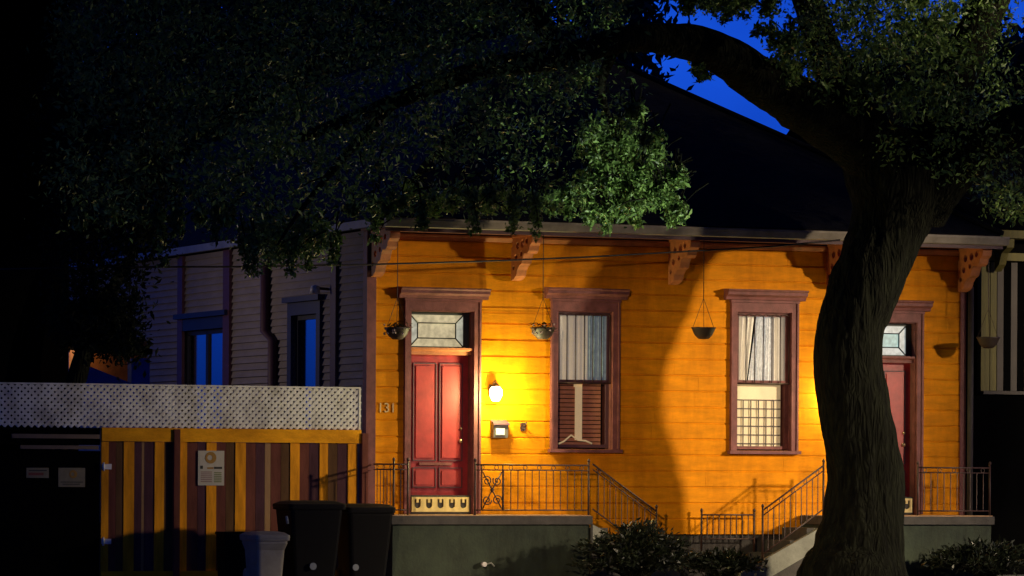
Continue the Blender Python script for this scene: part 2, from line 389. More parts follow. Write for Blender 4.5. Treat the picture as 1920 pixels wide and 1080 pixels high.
# frieze, its moulding, corner boards, foundation
fr = MB().box(0.0, WD, -0.035, 0.03, ZF, ZS)
fr.build('frieze', M['soffit'], house)
MB().prism([(-0.035, ZF - .035), (-0.07, ZF - .03), (-0.105, ZF + .02), (-0.105, ZF + .045), (-0.035, ZF + .045)], 0, 0, WD).build('frieze_moulding', M['bracket'], house)
MB().box(0, 0.09, -0.05, 0.03, 0.62, ZF - .04).box(-0.05, 0, -0.05, 0.10, 0.62, ZS).build('corner_board', M['trim'], house)
MB().box(WD - .09, WD, -0.05, 0.03, 0.62, ZF - .04).build('corner_board', M['trim'], house)
MB().box(0, WD, 0.0, 0.10, 0, 0.60).box(0.0, 0.1, 0.12, DEP, 0, 0.60).build('foundation', M['brickdark'], house)
# side wall, narrow lap boards
sw = MB(); z = 0.62; SWI = [(SP(600, 700).y, SP(553, 700).y, 0.7, SP(575, 590).z), (SP(425, 700).y, SP(347, 700).y, 0.7, SP(385, 618).z)]
while z < ZS - .01:
    zt = min(z + .105, ZS); segs = [(0.1, DEP)]
    for h in SWI:
        if z < h[3] and zt > h[2]:
            ns = []
            for s in segs:
                if h[1] <= s[0] or h[0] >= s[1]: ns.append(s); continue
                if s[0] < h[0]: ns.append((s[0], h[0]))
                if s[1] > h[1]: ns.append((h[1], s[1]))
            segs = ns
    for s in segs:
        sw.prism([(0.02, z), (-0.036, z), (-0.004, zt), (0.02, zt)], 1, s[0], s[1])
    z = zt
sw.build('side_wall', M['sidegrey'], house)
cs = MB(); lastv = 0.15
for h in sorted(SWI):
    cs.box(0.02, 0.14, lastv, h[0], 0.4, ZS); cs.box(0.02, 0.14, h[0], h[1], h[3], ZS); lastv = h[1]
cs.box(0.02, 0.14, lastv, DEP, 0.4, ZS)
cs.box(0.5, WD, DEP - .1, DEP, 0.4, ZS); cs.box(WD - .1, WD, 0.15, DEP - .1, 0.4, ZS)
cs.build('side_wall_core', M['black'], house)
# side trims and downpipes
for px, w_ in ((633, .11), (432, .15), (345, .12)):  # upright battens
    v = SP(px, 600).y
    BX(-0.075, -0.028, v - w_, v + w_, 0.62, ZS).build('batten_board', M['trimdark'], house)
v = SP(508, 560).y; v2 = SP(522, 650).y
MB().tube([(-.09, v, ZS), (-.09, v, SP(508, 622).z), (-.09, v2, SP(520, 638).z), (-.09, v2, 0.3)], .075, 10).build('downpipe', M['trimdark'], house)
u9 = WD + .05
MB().tube([(u9, -.10, Z(538, 0, 1808)), (u9, -.10, 0.3)], .045, 10).build('downpipe', M['greypost'], house)
# side windows
def side_window(h, lights, label=None):
    f = MB(); v0, v1, z0, z1 = h; t = .16
    f.box(-.07, 0.02, v0 - t, v0, z0, z1 + .18).box(-.07, 0.02, v1, v1 + t, z0, z1 + .18).box(-.07, 0.02, v0, v1, z1, z1 + .18)
    f.box(-.13, 0.0, v0 - t - .08, v1 + t + .08, z1 + .19, z1 + .27)
    wo_ = f.build('window', M['metalblue'], house, label)
    s = MB(); n = lights; wd = (v1 - v0) / n
    for i in range(n + 1):
        c = v0 + i * wd; s.box(0.02, .07, max(v0, c - .055), min(v1, c + .055), z0, z1)
    s.box(0.02, .07, v0, v1, z1 - .07, z1); s.build('sash', M['sashwood'], wo_)
    g = MB().box(0.05, .055, v0, v1, z0, z1); g.build('pane', M['sideglass'], wo_)
    return wo_
sw1 = side_window(SWI[0], 1); sw2 = side_window(SWI[1], 2)
cu = MB()
v0, v1 = SWI[0][0], SWI[0][1]
pts = [(0.16 + .03 * math.sin(k * 1.9), v0 + (v1 - v0) * (.15 + .35 * k / 14)) for k in range(15)]
cu.add([(x, y, z) for z in (.7, SWI[0][3]) for (x, y) in pts], [(k, k + 1, 16 + k, 15 + k) for k in range(14)])
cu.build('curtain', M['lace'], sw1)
# roof
ap = Vector((WD / 2, 5.2, FP(1040, 55, -5.2).z))
e0 = (-SIDE, -OUT, ZT); e1 = (WD + SIDE, -OUT, ZT); b0 = (-SIDE, DEP + .3, ZT); b1 = (WD + SIDE, DEP + .3, ZT)
rb = (WD / 2, DEP - 4, ap.z)
rf = MB().add([e0, e1, tuple(ap), rb, b0, b1, (-SIDE, -OUT, ZT - .02), (WD + SIDE, -OUT, ZT - .02), (-SIDE, DEP + .3, ZT - .02), (WD + SIDE, DEP + .3, ZT - .02)],
              [(0, 1, 2), (1, 5, 3, 2), (5, 4, 3), (4, 0, 2, 3), (6, 8, 9, 7), (0, 6, 7, 1), (1, 7, 9, 5), (5, 9, 8, 4), (4, 8, 6, 0)])
roof = rf.build('roof', M['roof'], house)
MB().tube([(ap.x, ap.y, ap.z + .02), (WD + SIDE, -OUT, ZT + .02)], .05, 6).tube([(ap.x, ap.y, ap.z + .02), (-SIDE, -OUT, ZT + .02)], .05, 6).build('hip_cap', M['roof'], roof)
gt = MB().prism([(-OUT - .02, ZT - .03), (-OUT - .13, ZT - .03), (-OUT - .13, ZT - .06), (-OUT - .10, ZT - .15), (-OUT - .02, ZT - .16)], 0, -SIDE - .02, WD + SIDE + .05)
gt.build('gutter', M['gutter'], house)
MB().box(-SIDE - .1, -SIDE - .02, -OUT + .3, DEP, ZT - .14, ZT - .03).build('side_gutter', mat('blue_grey_gutter', (.16, .17, .2), .5, .4, 2), house)
BX(-SIDE, WD + SIDE, -OUT, 0.03, ZS - .02, ZS + .02).build('soffit', M['soffit'], house)
BX(-SIDE, WD + SIDE, -OUT - .019, -OUT - .001, ZS - .06, ZT - .02).build('fascia', M['trimdark'], house)
# scroll brackets
def bracket_mb(u, t=.15, d=.80, h=.62):
    zt = ZS - .025
    P = [(-.11, zt - .0), (-d, zt), (-d - .02, zt - .06), (-d, zt - .13), (-d + .07, zt - .17), (-d + .10, zt - .24), (-d + .17, zt - .28),
         (-d + .27, zt - .27), (-d + .32, zt - .33), (-d + .36, zt - .41), (-d + .45, zt - .44), (-d + .52, zt - .50), (-d + .56, zt - h + .04), (-d + .64, zt - h), (-.065, zt - h - .02), (-.065, zt - .17), (-.11, zt - .16)]
    holes = [circle(-.62, zt - .10, .045, 10), circle(-.47, zt - .13, .06, 10), circle(-.29, zt - .15, .055, 10), circle(-.42, zt - .29 + .02, .04, 8), circle(-.24, zt - .32, .05, 10), circle(-.15, zt - .46, .035, 8)]
    return poly_holes(P, holes, 0, u - t / 2, u + t / 2)
bu = [0.07, U(963), U(1257), U(1553), WD - .08]
b_first = None
for i, u in enumerate(bu):
    if b_first is None:
        b_first = bracket_mb(u).build('bracket', M['bracket'], house)
        MB().box(u - .095, u + .095, -.86, -.12, ZS - .055, ZS - .022).build('bracket_cap', M['bracket'], b_first)
    else:
        c = b_first.copy(); col.objects.link(c); c.location = (u - bu[0], 0, 0); c.parent = house
        for ch in b_first.children:
            k = ch.copy(); col.objects.link(k); k.parent = c
# frames (casings, caps)
def casing(o, z0, name, kind, t=.105, sill=True, label=None):
    u0, u1, z1 = o['u0'], o['u1'], o['z1']
    f = MB()
    f.box(u0 - t, u0, -.065, .02, z0, z1 + t * 1.3).box(u1, u1 + t, -.065, .02, z0, z1 + t * 1.3).box(u0, u1, -.065, .02, z1, z1 + t * 1.3)
    f.box(u0 - t, u0 - t + .028, -.085, -.066, z0, z1 + t * 1.3).box(u1 + t - .028, u1 + t, -.085, -.066, z0, z1 + t * 1.3)
    if sill: f.box(u0 - t - .03, u1 + t + .03, -.12, .02, z0 - .05, z0 - .002)
    # reveal lining
    f.box(u0 - .0, u0 + .012, -.02, .30, z0, z1).box(u1 - .012, u1, -.02, .30, z0, z1).box(u0 + .012, u1 - .012, -.02, .30, z1 - .012, z1)
    ob = f.build(kind, M['trim'], house, label)
    c = MB(); zz = z1 + t * 1.3 + .002
    a, b = u0 - t, u1 + t
    c.box(a - .01, b + .01, -.09, .0, zz, zz + .035)
    c.prism([(-.06, zz + .036), (-.10, zz + .04), (-.11, zz + .08), (-.17, zz + .11), (-.17, zz + .15), (-.2, zz + .17), (-.2, zz + .185), (0, zz + .20), (0, zz + .036)], 0, a - .10, b + .10)
    c.build('cornice_cap', M['trim'], ob)
    return ob
W1 = casing(win1, win1['z0'], 'window', 'window')
W2 = casing(win2, win2['z0'], 'window', 'window')
D1 = casing(door1, ZD + .01, 'door', 'doorway', .10, False)
D2 = casing(door2, ZD + .01, 'door', 'doorway', .10, False)
# door leaves, transoms, kick panels
def door_fit(o, parent, cool):
    u0, u1 = o['u0'] + .014, o['u1'] - .014; z1 = o['z1'] - .014
    ztr = Z(652, 0, 830) if not cool else Z(668, 0, 1690)
    zk = ZD + .27; zdt = ztr - .10
    y = .13
    lf = MB().box(u0, u1, y, y + .05, zk, zdt)
    lf.build('door_leaf', M['red'], parent)
    um = u0 + (u1 - u0) * .5; lo = zk + .18; hi = zdt - .13
    for a, b in ((u0 + .10, um - .035), (um + .035, u1 - .10)):
        for (c, d) in ((lo + .32, hi), (lo - .06, lo + .20)):
            pm = MB(); pm.box(a, b, y - .006, y, c, d)
            pm.prism([(a + .03, c + .03), (b - .03, c + .03), (b - .03, d - .03), (a + .03, d - .03)], 1, y - .022, y - .006)
            pm.build('door_panel', M['redpanel'], parent)
            fm = MB(); e = .014
            fm.box(a - e, a, y - .018, y, c - e, d + e).box(b, b + e, y - .018, y, c - e, d + e).box(a, b, y - .018, y, d, d + e).box(a, b, y - .018, y, c - e, c)
            fm.build('panel_moulding', M['trimdark'], parent)
    # mail slot
    BX(u0 + .18, u1 - .25, y - .035, y, lo + .245, lo + .285).build('letter_slot', M['trim'], parent)
    # transom bar
    MB().box(u0, u1, .02, y + .06, zdt, ztr).prism([(-.005, zdt + .055), (-.03, zdt + .07), (-.03, ztr + .0), (.02, ztr), (.02, zdt + .05)], 0, u0, u1).build('transom_bar', M['bracket'] if not cool else M['trim'], parent)
    # leaded transom
    a0, a1, c0, c1 = u0 + .035, u1 - .09, ztr + .02, z1 - .04
    gy = .12; iw, ih = (a1 - a0) * .14, (c1 - c0) * .26
    i0, i1, k0, k1 = a0 + iw, a1 - iw, c0 + ih, c1 - ih
    cm, ce = (M['transom_cool'], M['transom_pale']) if cool else (M['transom'], M['transom_edge'])
    def pane(vs, m): 
        mm = MB(); n = len(vs); mm.add([(v[0], gy, v[1]) for v in vs] + [(v[0], gy + .01, v[1]) for v in vs], [tuple(range(n)), tuple(range(n, 2 * n))[::-1]] + [(i, (i + 1) % n, n + (i + 1) % n, n + i) for i in range(n)])
        mm.build('transom_pane', m, parent)
    pane([(i0, k0), (i1, k0), (i1, k1), (i0, k1)], cm)
    pane([(a0, c0), (a1, c0), (i1, k0), (i0, k0)], ce if cool else cm); pane([(a0, c1), (a1, c1), (i1, k1), (i0, k1)], ce if cool else cm)
    pane([(a0, c0), (i0, k0), (i0, k1), (a0, c1)], ce); pane([(a1, c0), (i1, k0), (i1, k1), (a1, c1)], ce)
    ld = MB(); rr = .0095
    def ln(p, q): ld.tube([(p[0], gy - .006, p[1]), (q[0], gy - .006, q[1])], rr, 6)
    for p, q in (((i0, k0), (i1, k0)), ((i1, k0), (i1, k1)), ((i1, k1), (i0, k1)), ((i0, k1), (i0, k0)), ((a0, c0), (i0, k0)), ((a1, c0), (i1, k0)), ((a0, c1), (i0, k1)), ((a1, c1), (i1, k1))): ln(p, q)
    ld.box(a0 - .03, a0, gy - .02, gy + .02, c0 - .02, c1 + .03).box(a1, u1, gy - .02, gy + .02, c0 - .02, c1 + .03).box(a0, a1, gy - .02, gy + .02, c0 - .02, c0).box(a0, a1, gy - .02, gy + .02, c1, c1 + .04)
    ld.build('transom_came', M['lead'], parent)
    # cream kick board with cut-outs under the door
    ky = -.01; kz0, kz1 = ZD + .035, zk - .025; ww = u1 - u0 - .06
    holes = []; n = 5
    for k in range(n):
        cx = u0 + .03 + ww * (k + .5) / n; hw = ww / n * .27
        b = kz0 + .05; t = kz1 - .03
        arc = [(cx + hw * math.cos(a), b + hw * .9 + hw * .9 * math.sin(a)) for a in [math.pi + math.pi * j / 8 for j in range(9)]]
        holes.append(arc + [(cx + hw, t), (cx + hw * .35, t), (cx + hw * .35, b + .08), (cx - hw * .35, b + .08), (cx - hw * .35, t), (cx - hw, t)])
    kp = poly_holes([(u0 + .03, kz0), (u1 - .03, kz0), (u1 - .03, kz1), (u0 + .03, kz1)], holes, 1, ky, ky + .02)
    kp.build('kick_board', mat('cream_kick_board_paint', (.80, .62, .24), .5, .2, 6), parent)
    BX(u0, u1, .012, .03, ZD + .005, zk).build('kick_backing', M['slab'], parent)
    # knob and lock
    ku = u1 - .12
    for zz, r in ((Z(805), .022), (Z(828), .032)):
        kn = MB(); 
        kn.lathe((0, 0, 0), [(0, -.03), (r * .8, -.025), (r, -.012), (r * .5, 0), (r * .4, .02)], 12)
        kn.v = [(ku + v[0], y - .02 + v[2], zz + v[1]) for v in kn.v]
        kn.build('door_knob', M['brass'], parent)
door_fit(door1, D1, False); door_fit(door2, D2, True)
# windows: sashes, glass, curtains, bars
def wave_sheet(u0, u1, z0, z1, y, amp, waves, ph=0, taper=None, n=60):
    mb = MB(); rows = 8
    for r in range(rows + 1):
        f = r / rows; z = z0 + (z1 - z0) * f
        for k in range(n + 1):
            g = k / n
            if taper: a, b = taper(f); uu = a + (b - a) * g
            else: uu = u0 + (u1 - u0) * g
            mb.v.append((uu, y + amp * math.sin(g * waves * 2 * math.pi + ph) * (.6 + .4 * math.sin(3 * g + f)), z))
    for r in range(rows):
        for k in range(n): mb.f.append((r * (n + 1) + k, r * (n + 1) + k + 1, (r + 1) * (n + 1) + k + 1, (r + 1) * (n + 1) + k)); mb.sm.append(True)
    return mb
def sash_fit(o, parent, zmid, second):
    u0, u1, z0, z1 = o['u0'] + .014, o['u1'] - .014, o['z0'], o['z1'] - .014
    s = MB(); t = .045
    for (a, b, yy) in ((zmid, z1, .015), (z0 + .02, zmid + .03, .052)):
        s.box(u0, u0 + t, yy, yy + .035, a, b).box(u1 - t, u1, yy, yy + .035, a, b).box(u0 + t, u1 - t, yy, yy + .035, b - t, b).box(u0 + t, u1 - t, yy, yy + .035, a, a + t)
    s.build('sash', M['trim'] if second else M['trimdark'], parent)
    MB().box(u0 + t, u1 - t, .03, .033, zmid + t, z1 - t).box(u0 + t, u1 - t, .068, .071, z0 + .02 + t, zmid - .015).build('glass_pane', M['glass'], parent)
    # iron security bars in front of the upper sash, scalloped head
    br = MB(); n = 6; yb = -.01
    us_ = [u0 + .01 + (u1 - u0 - .02) * k / n for k in range(n + 1)]
    zt = z1 - .03
    for u in us_: br.tube([(u, yb, zmid), (u, yb, zt)], .0075, 6)
    br.tube([(u0, yb, zmid), (u1, yb, zmid)], .012, 6)
    for a, b in zip(us_[:-1], us_[1:]):
        m = (a + b) / 2; h = (b - a) / 2
        br.tube([(m + h * math.cos(t_), yb, zt - .04 + h * .8 * math.sin(t_)) for t_ in [math.pi * j / 8 for j in range(9)]], .007, 6)
    br.build('security_bars', M['iron'], parent)
zm1 = Z(718, 0, 1095); zm2 = Z(719, 0, 1430)
sash_fit(win1, W1, zm1, False); sash_fit(win2, W2, zm2, True)
a, b = win1['u0'], win1['u1']; wd_ = b - a
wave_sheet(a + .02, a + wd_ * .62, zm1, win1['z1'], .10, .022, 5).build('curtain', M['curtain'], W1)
wave_sheet(a + wd_ * .60, b, zm1, win1['z1'], .115, .025, 5).build('curtain', M['reflectcurtain'], W1, 'half of the curtain with a blue reflection painted into the cloth')
sl = MB(); zz = win1['z0'] + .05
while zz < zm1 - .03:
    sl.box(a + .02, b - .12 * wd_, .135, .142, zz, zz + .05); zz += .062
sl.build('blind', M['redblind'], W1)
c0 = a + wd_ * .40
ct = MB()
for k, (dx, wdt, z0_, z1_) in enumerate([(0, .11, win1['z0'] + .13, zm1), (-.02, .13, zm1 - .06, zm1 - .01)]):
    ct.box(c0 + dx, c0 + dx + wdt, .105, .118, z0_, z1_)
ct.tube([(c0 - .26, .11, win1['z0'] + .07), (c0 - .17, .11, win1['z0'] + .11), (c0 - .06, .11, win1['z0'] + .20), (c0 + .05, .11, win1['z0'] + .13), (c0 + .17, .11, win1['z0'] + .12), (c0 + .27, .11, win1['z0'] + .08)], .013, 8)
ct.build('curtain_tie', M['blind'], W1)
a, b = win2['u0'], win2['u1']; wd_ = b - a
zt2 = win2['z1']
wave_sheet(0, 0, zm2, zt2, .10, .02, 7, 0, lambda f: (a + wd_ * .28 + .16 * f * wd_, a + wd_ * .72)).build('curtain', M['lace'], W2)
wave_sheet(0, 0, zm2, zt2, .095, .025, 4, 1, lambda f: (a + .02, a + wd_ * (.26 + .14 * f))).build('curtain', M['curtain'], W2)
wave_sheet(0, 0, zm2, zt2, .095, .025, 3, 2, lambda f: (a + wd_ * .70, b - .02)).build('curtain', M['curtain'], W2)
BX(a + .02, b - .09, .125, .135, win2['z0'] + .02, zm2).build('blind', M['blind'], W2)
gr = MB(); gz0, gz1 = Z(832, 0, 1430), Z(750, 0, 1430)
for k in range(6):
    zz = gz0 + (gz1 - gz0) * k / 5; gr.box(a + .05, b - .10, .108, .118, zz - .008, zz + .008)
for f in (.20, .34, .48, .62, .76): gr.box(a + wd_ * f - .008, a + wd_ * f + .008, .096, .106, gz0 - .05, gz1)
gr.build('muntin_grid', M['iron'], W2)

# ------------------------------------------------------------------ porches and stairs
PO = 0.9
def porch(u0, u1, label):
    p = thing('porch', (u0, -PO / 2, 0), label, 'porch', None)
    BX(u0, u1, -PO, -.055, ZD - .13, ZD - .012).build('slab', M['slab'], p)
    BX(u0 + .02, u1 - .02, -PO + .02, -.06, ZD - .0115, ZD).build('deck', M['decktop'], p)
    BX(u0 + .03, u1 - .03, -PO + .05, -.01, 0, ZD - .132).build('porch_wall', M['concrete'], p)
    return p
UL0, UL1 = U(693, 0), U(1113, PO); UR0, UR1 = U(1551, PO), WD + .02
porch(UL0, UL1, 'left porch with green-stained stucco base under the lamp-lit red door')
porch(UR0, UR1, 'right porch base behind the big tree trunk')
def stairs(ut, sgn, label):
    s = thing('porch_stairs', (ut, -PO / 2, 0), label, 'stairs')
    n = 5; run = .27; rise = ZD / n
    for k in range(1, n):
        x0 = ut + sgn * run * (k - 1); x1 = ut + sgn * run * k
        BX(min(x0, x1), max(x0, x1), -PO + .085, -.02, 0, ZD - rise * k).build('step', M['slab'], s)
    e = ut + sgn * run * n
    cheek = [(ut, ZD - .13), (ut, ZD - .42), (e - sgn * .42, 0), (e + sgn * .02, 0), (e + sgn * .02, 0.08)]
    MB().prism(cheek if sgn > 0 else cheek[::-1], 1, -PO - .0, -PO + .08).build('cheek_wall', M['palestone'], s)
    return s
stairs(UL1 + .004, 1, 'dark stairs going down from the left porch behind the bush')
stairs(UR0 - .004, -1, 'stairs with a pale sloping cheek wall descending from the right porch beside the trunk')

# ------------------------------------------------------------------ railings
def rail_obj(at, label):
    return thing('iron_railing', at, label, 'railing', None)
def rail_run(r, p, q, h, spacing=.105, posts=(True, True), scroll=None, mid=True):
    """p, q: (u, y, z) foot ends"""
    p, q = Vector(p), Vector(q); up = Vector((0, 0, 1)); L = (q - p).length
    for k, (pt, on) in enumerate(((p, posts[0]), (q, posts[1]))):
        if on:
            MB().tube([pt - up * .12, pt + up * (h + .05)], .015, 6).lathe(pt + up * (h + .05), [(.0, .05), (.022, .025), (.02, .0), (.0, -.01)], 8).build('post', M['iron'], r)
    MB().tube([p + up * h, q + up * h], .013, 6).build('top_rail', M['iron'], r)
    if mid: MB().tube([p + up * (h - .075), q + up * (h - .075)], .009, 6).build('middle_rail', M['iron'], r)
    MB().tube([p + up * .07, q + up * .07], .011, 6).build('bottom_rail', M['iron'], r)
    hd = (q - p); n = max(1, int(L / spacing)); skip = 0
    if scroll:
        a = p + hd * (scroll[0] / L); b = p + hd * (scroll[1] / L); sm = MB()
        c = (a + b) / 2; wdt = (b - a).length; dirn = hd.normalized()
        def S(x, z): return c + dirn * x + up * z
        sm.tube([S(-wdt / 2, .07), S(-wdt / 2, h)], .01, 6); sm.tube([S(wdt / 2, .07), S(wdt / 2, h)], .01, 6)
        for sx in (-1, 1):
            for (cz, rr, ph) in ((h * .30, wdt * .23, 0), (h * .68, wdt * .22, 2.5)):
                sm.tube([S(sx * (wdt * .24) + rr * (1 - j / 26) * math.cos(ph + sx * j * .45), cz + rr * (1 - j / 26) * math.sin(ph + sx * j * .45)) for j in range(22)], .009, 6)
        sm.tube([S(-wdt * .45, .09), S(0, h * .5), S(wdt * .45, h - .10)], .009, 6); sm.tube([S(wdt * .45, .09), S(0, h * .5), S(-wdt * .45, h - .10)], .009, 6)
        sm.lathe(S(0, h * .5), [(0, .04), (.035, 0), (0, -.04)], 8)
        sm.build('scroll_panel', M['iron'], r)
    for k in range(1, n):
        f = k / n; t = f * L
        if scroll and scroll[0] - .01 < t < scroll[1] + .01: continue
        b = p + hd * f
        MB().tube([b + up * .07, b + up * (h - .075 if mid else h)], .0068, 5).build('baluster', M['iron'], r)
    # rings between the upper rails
    if mid:
        m = max(1, int(L / .21))
        for k in range(m):
            rg = MB()
            c = p + hd * ((k + .5) / m) + up * (h - .038); dn = hd.normalized()
            rg.tube([c + (dn * math.cos(t_) + up * math.sin(t_)) * .030 for t_ in [2 * math.pi * j / 10 for j in range(11)]], .005, 5, cap=False)
            rg.build('ring', M['iron'], r)
RY = -PO + .06; RH = ZD and (FP(1000, 872, PO - .06).z - ZD)
r1 = rail_obj((U(693), RY, ZD), 'short iron railing at the left end of the lamp-lit porch')
rail_run(r1, (.06, -.08, ZD), (.06, RY, ZD), RH, .12, (False, True))
rail_run(r1, (.06, RY, ZD), (U(766, -RY), RY, ZD), RH, .10, (False, True))
r2 = rail_obj((U(890, -RY), RY, ZD), 'long iron railing with a scroll panel between the left door and the bush')
rail_run(r2, (U(892, -RY), RY, ZD), (UL1 - .04, RY, ZD), RH, .105, (True, True), (.10, .42))
sl_ = .667; run5 = .27 * 4.6
r3 = rail_obj((UL1, RY, ZD), 'sloping iron stair railing above the bush')
rail_run(r3, (UL1 + .02, RY, ZD + .02), (UL1 + .02 + 1.0, RY, ZD + .02 - 1.0 * sl_), RH, .105, (False, True))
r4 = rail_obj((UR0, RY, ZD), 'sloping iron stair railing left of the tree trunk')
rail_run(r4, (UR0 - .02, RY, ZD + .02), (UR0 - 1.0, RY, ZD + .02 - .98 * sl_), RH, .105, (True, True))
r5 = rail_obj((UR0, -.2, ZD), 'low iron bars standing in for baluster shadows on the wall by the right stairs')  # bars added in place of baluster shadows low on the wall
rail_run(r5, (UR0 - .80, -.16, ZD - .42), (UR0 - 1.65, -.16, ZD - .42 ), .42, .085, (True, True), None, False)
r6 = rail_obj((UR0 + .2, RY, ZD), 'dim iron railing right of the tree trunk')
rail_run(r6, (UR0 + .03, RY, ZD), (UR0 + .55, RY, ZD), RH, .12, (False, True))
rail_run(r6, (U(1722, -RY), RY, ZD), (WD - .03, RY, ZD), RH, .105, (True, True))

# ------------------------------------------------------------------ things on the front wall
def wall_lamp(u, z, label, power):
    t = thing('wall_lamp', (u, -.05, z), label, 'lamp', 'lit lamps beside the doors')
    p = MB().lathe((u, -.045, z), [(0, .09), (.05, .09), (.05, -.07), (0, -.07)], 12); p.v = [(v[0], -.055 + (v[1] + .045) * .25, v[2]) for v in p.v]
    p.build('wall_plate', M['iron'], t)
    MB().tube([(u, -.06, z + .04), (u, -.12, z + .13), (u, -.17, z + .15), (u, -.19, z + .11)], .010, 8).lathe((u, -.19, z + .06), [(0, .06), (.03, .045), (.06, .005), (.062, 0)], 12).build('lamp_arm', M['iron'], t)
    MB().lathe((u, -.19, z - .03), [(.0, -.12), (.05, -.11), (.085, -.04), (.088, .04), (.06, .085), (0, .085)], 14).build('lamp_globe', M['glow'], t)
    l = bpy.data.lights.new('lamp_bulb_light', 'POINT'); l.energy = power; l.color = (1.0, 0.93, 0.40); l.shadow_soft_size = 0.06
    o = bpy.data.objects.new('lamp_bulb_light', l); col.objects.link(o); o.location = W((u, -.36, z - .05))
    return t
wall_lamp(U(930, .19), Z(733, .19, 930), 'glowing yellow lamp on the orange wall right of the left red door', 115)
wall_lamp(U(1716) - d1w - .42, Z(740, .19, 1590), 'lit wall lamp hidden behind the tree trunk beside the right red door', 28)
mb_ = thing('mailbox', (U(934), -.08, Z(820)), 'small grey wall mailbox under the glowing lamp', 'mailbox')
u0, u1, z0, z1 = U(920), U(947), Z(822, 0, 930), Z(790, 0, 930)
MB().prism([(-.022, z0), (-.12, z0 + .01), (-.13, z1 - .05), (-.022, z1)], 0, u0, u1).build('box_body', mat('grey_mailbox_metal', (.12, .10, .09), .5), mb_)
MB().prism([(-.022, z1 + .02), (-.022, z1 + .005), (-.14, z1 - .052), (-.155, z1 - .055), (-.15, z1 - .03)], 0, u0 - .012, u1 + .012).build('box_lid', M['trimdark'], mb_)
MB().box(u0 + .03, u1 - .06, -.136, -.131, z0 + .05, z1 - .10).build('letter_slot', M['curtain'], mb_)
pl = thing('wall_hook', (U(980), -.02, Z(805)), 'tiny dark wall bracket between the mailbox and the left window', 'bracket')
MB().box(U(975), U(984), -.04, -.022, Z(808), Z(793)).build('hook_plate', M['iron'], pl)
MB().tube([(U(980), -.04, Z(797)), (U(980), -.11, Z(800)), (U(980), -.15, Z(792))], .010, 6).tube([(U(978), -.04, Z(804)), (U(978), -.12, Z(805))], .008, 6).build('hook_arm', M['iron'], pl)
def text_obj(name, s, size, m, at, parent=None, ext=.004):
    cu = bpy.data.curves.new('tmp', 'FONT'); cu.body = s; cu.size = size; cu.extrude = ext; cu.align_x = 'CENTER'
    ob = bpy.data.objects.new('tmp', cu); me = bpy.data.meshes.new_from_object(ob)
    mb = MB(); mb.add([(at[0] + v.co.x, at[1] - v.co.z, at[2] + v.co.y) for v in me.vertices], [tuple(p.vertices) for p in me.polygons])
    bpy.data.objects.remove(ob); bpy.data.curves.remove(cu)
    return mb.build(name, m, parent)
hn = text_obj('house_number', '131', .19, mat('pale_number_paint', (.75, .55, .22), .5), (U(724), -.03, Z(773, 0, 724)))
tag(hn, 'small pale house number on the siding left of the left door', 'house number')

# hanging planters
def planter(u, z, plant, label, y=-.62, wires=True):
    t = thing('hanging_planter', (u, y, z), label, 'planter', 'baskets hanging from the eave')
    MB().lathe((u, y, z), [(0, -.17), (.07, -.165), (.13, -.11), (.17, -.02), (.185, .0), (.17, .0), (.15, -.03), (0, -.04)], 18).build('bowl', M['planter'], t)
    tz = z + .42
    wm = MB()
    for k in range(3):
        a_ = 2.2 + 2 * math.pi * k / 3; wm.tube([(u + .175 * math.cos(a_), y + .175 * math.sin(a_), z), (u, y, tz)], .004, 4)
    wm.tube([(u, y, tz), (u, y, ZS - .02)], .006, 5)
    wm.build('hanger_wire', M['iron'], t)
    if plant:
        rnd = random.Random(plant); lm = MB()
        for _ in range(150):
            a_ = rnd.uniform(0, 6.28); r_ = rnd.uniform(.02, .22); c = Vector((u + r_ * math.cos(a_), y + r_ * math.sin(a_), z + rnd.uniform(-.08, .07)))
            d = Vector((math.cos(a_), math.sin(a_), rnd.uniform(-.8, .6))).normalized() * .06; s = d.cross(Vector((0, 0, 1))).normalized() * .02
            lm.add([c - d * .5, c + s, c + d * .5, c - s], [(0, 1, 2, 3)])
        lm.build('foliage', M['bushleaf'], t)
        fm = MB()
        for _ in range(10):
            a_ = rnd.uniform(3, 5.5); c = Vector((u + .19 * math.cos(a_), y + .19 * math.sin(a_), z + rnd.uniform(-.1, .04)))
            fm.lathe(c, [(0, .018), (.018, 0), (0, -.018)], 6)
        fm.build('blossom', M['flower'], t)
    return t
for px, py, pl_, lb in ((745, 614, 3, 'planted hanging basket left of the left red door'), (1018, 614, 7, 'hanging basket with pale blossoms at the left window'), (1319, 614, 0, 'bare hanging bowl between the two windows'), (1853, 632, 0, 'dark hanging bowl past the right end of the orange house')):
    yy = -.62; planter(U(px, .62, py), Z(py, .62, px), pl_, lb)

# overhead cable
cb = MB(); pts = [FP(-60, 506, 1.3), FP(200, 501, 1.3), FP(450, 500, 1.3), FP(690, 496, 1.25), FP(900, 490, 1.2), FP(1100, 482, 1.15), FP(1330, 469, 1.1), FP(1450, 462, 1.08), FP(1575, 450, OUT + .12)]
cb.tube(pts, .014, 6)
tag(cb.build('overhead_cable', M['cable']), 'thin black cable crossing in front of the orange wall below the eave', 'cable')
sc_ = SP(620, 545)
cmr = thing('security_light', (-.05, sc_.y, sc_.z), 'small floodlight fitting high on the grey side wall', 'light fitting')
MB().tube([(-.03, sc_.y, sc_.z + .02), (-.2, sc_.y, sc_.z + .03)], .02, 8).build('fitting_arm', M['iron'], cmr)
MB().lathe((-.24, sc_.y, sc_.z), [(0, .08), (.06, .06), (.08, -.05), (.0, -.05)], 12).build('fitting_head', M['white'], cmr)
pv = FP(905, 1058, PO - .04)
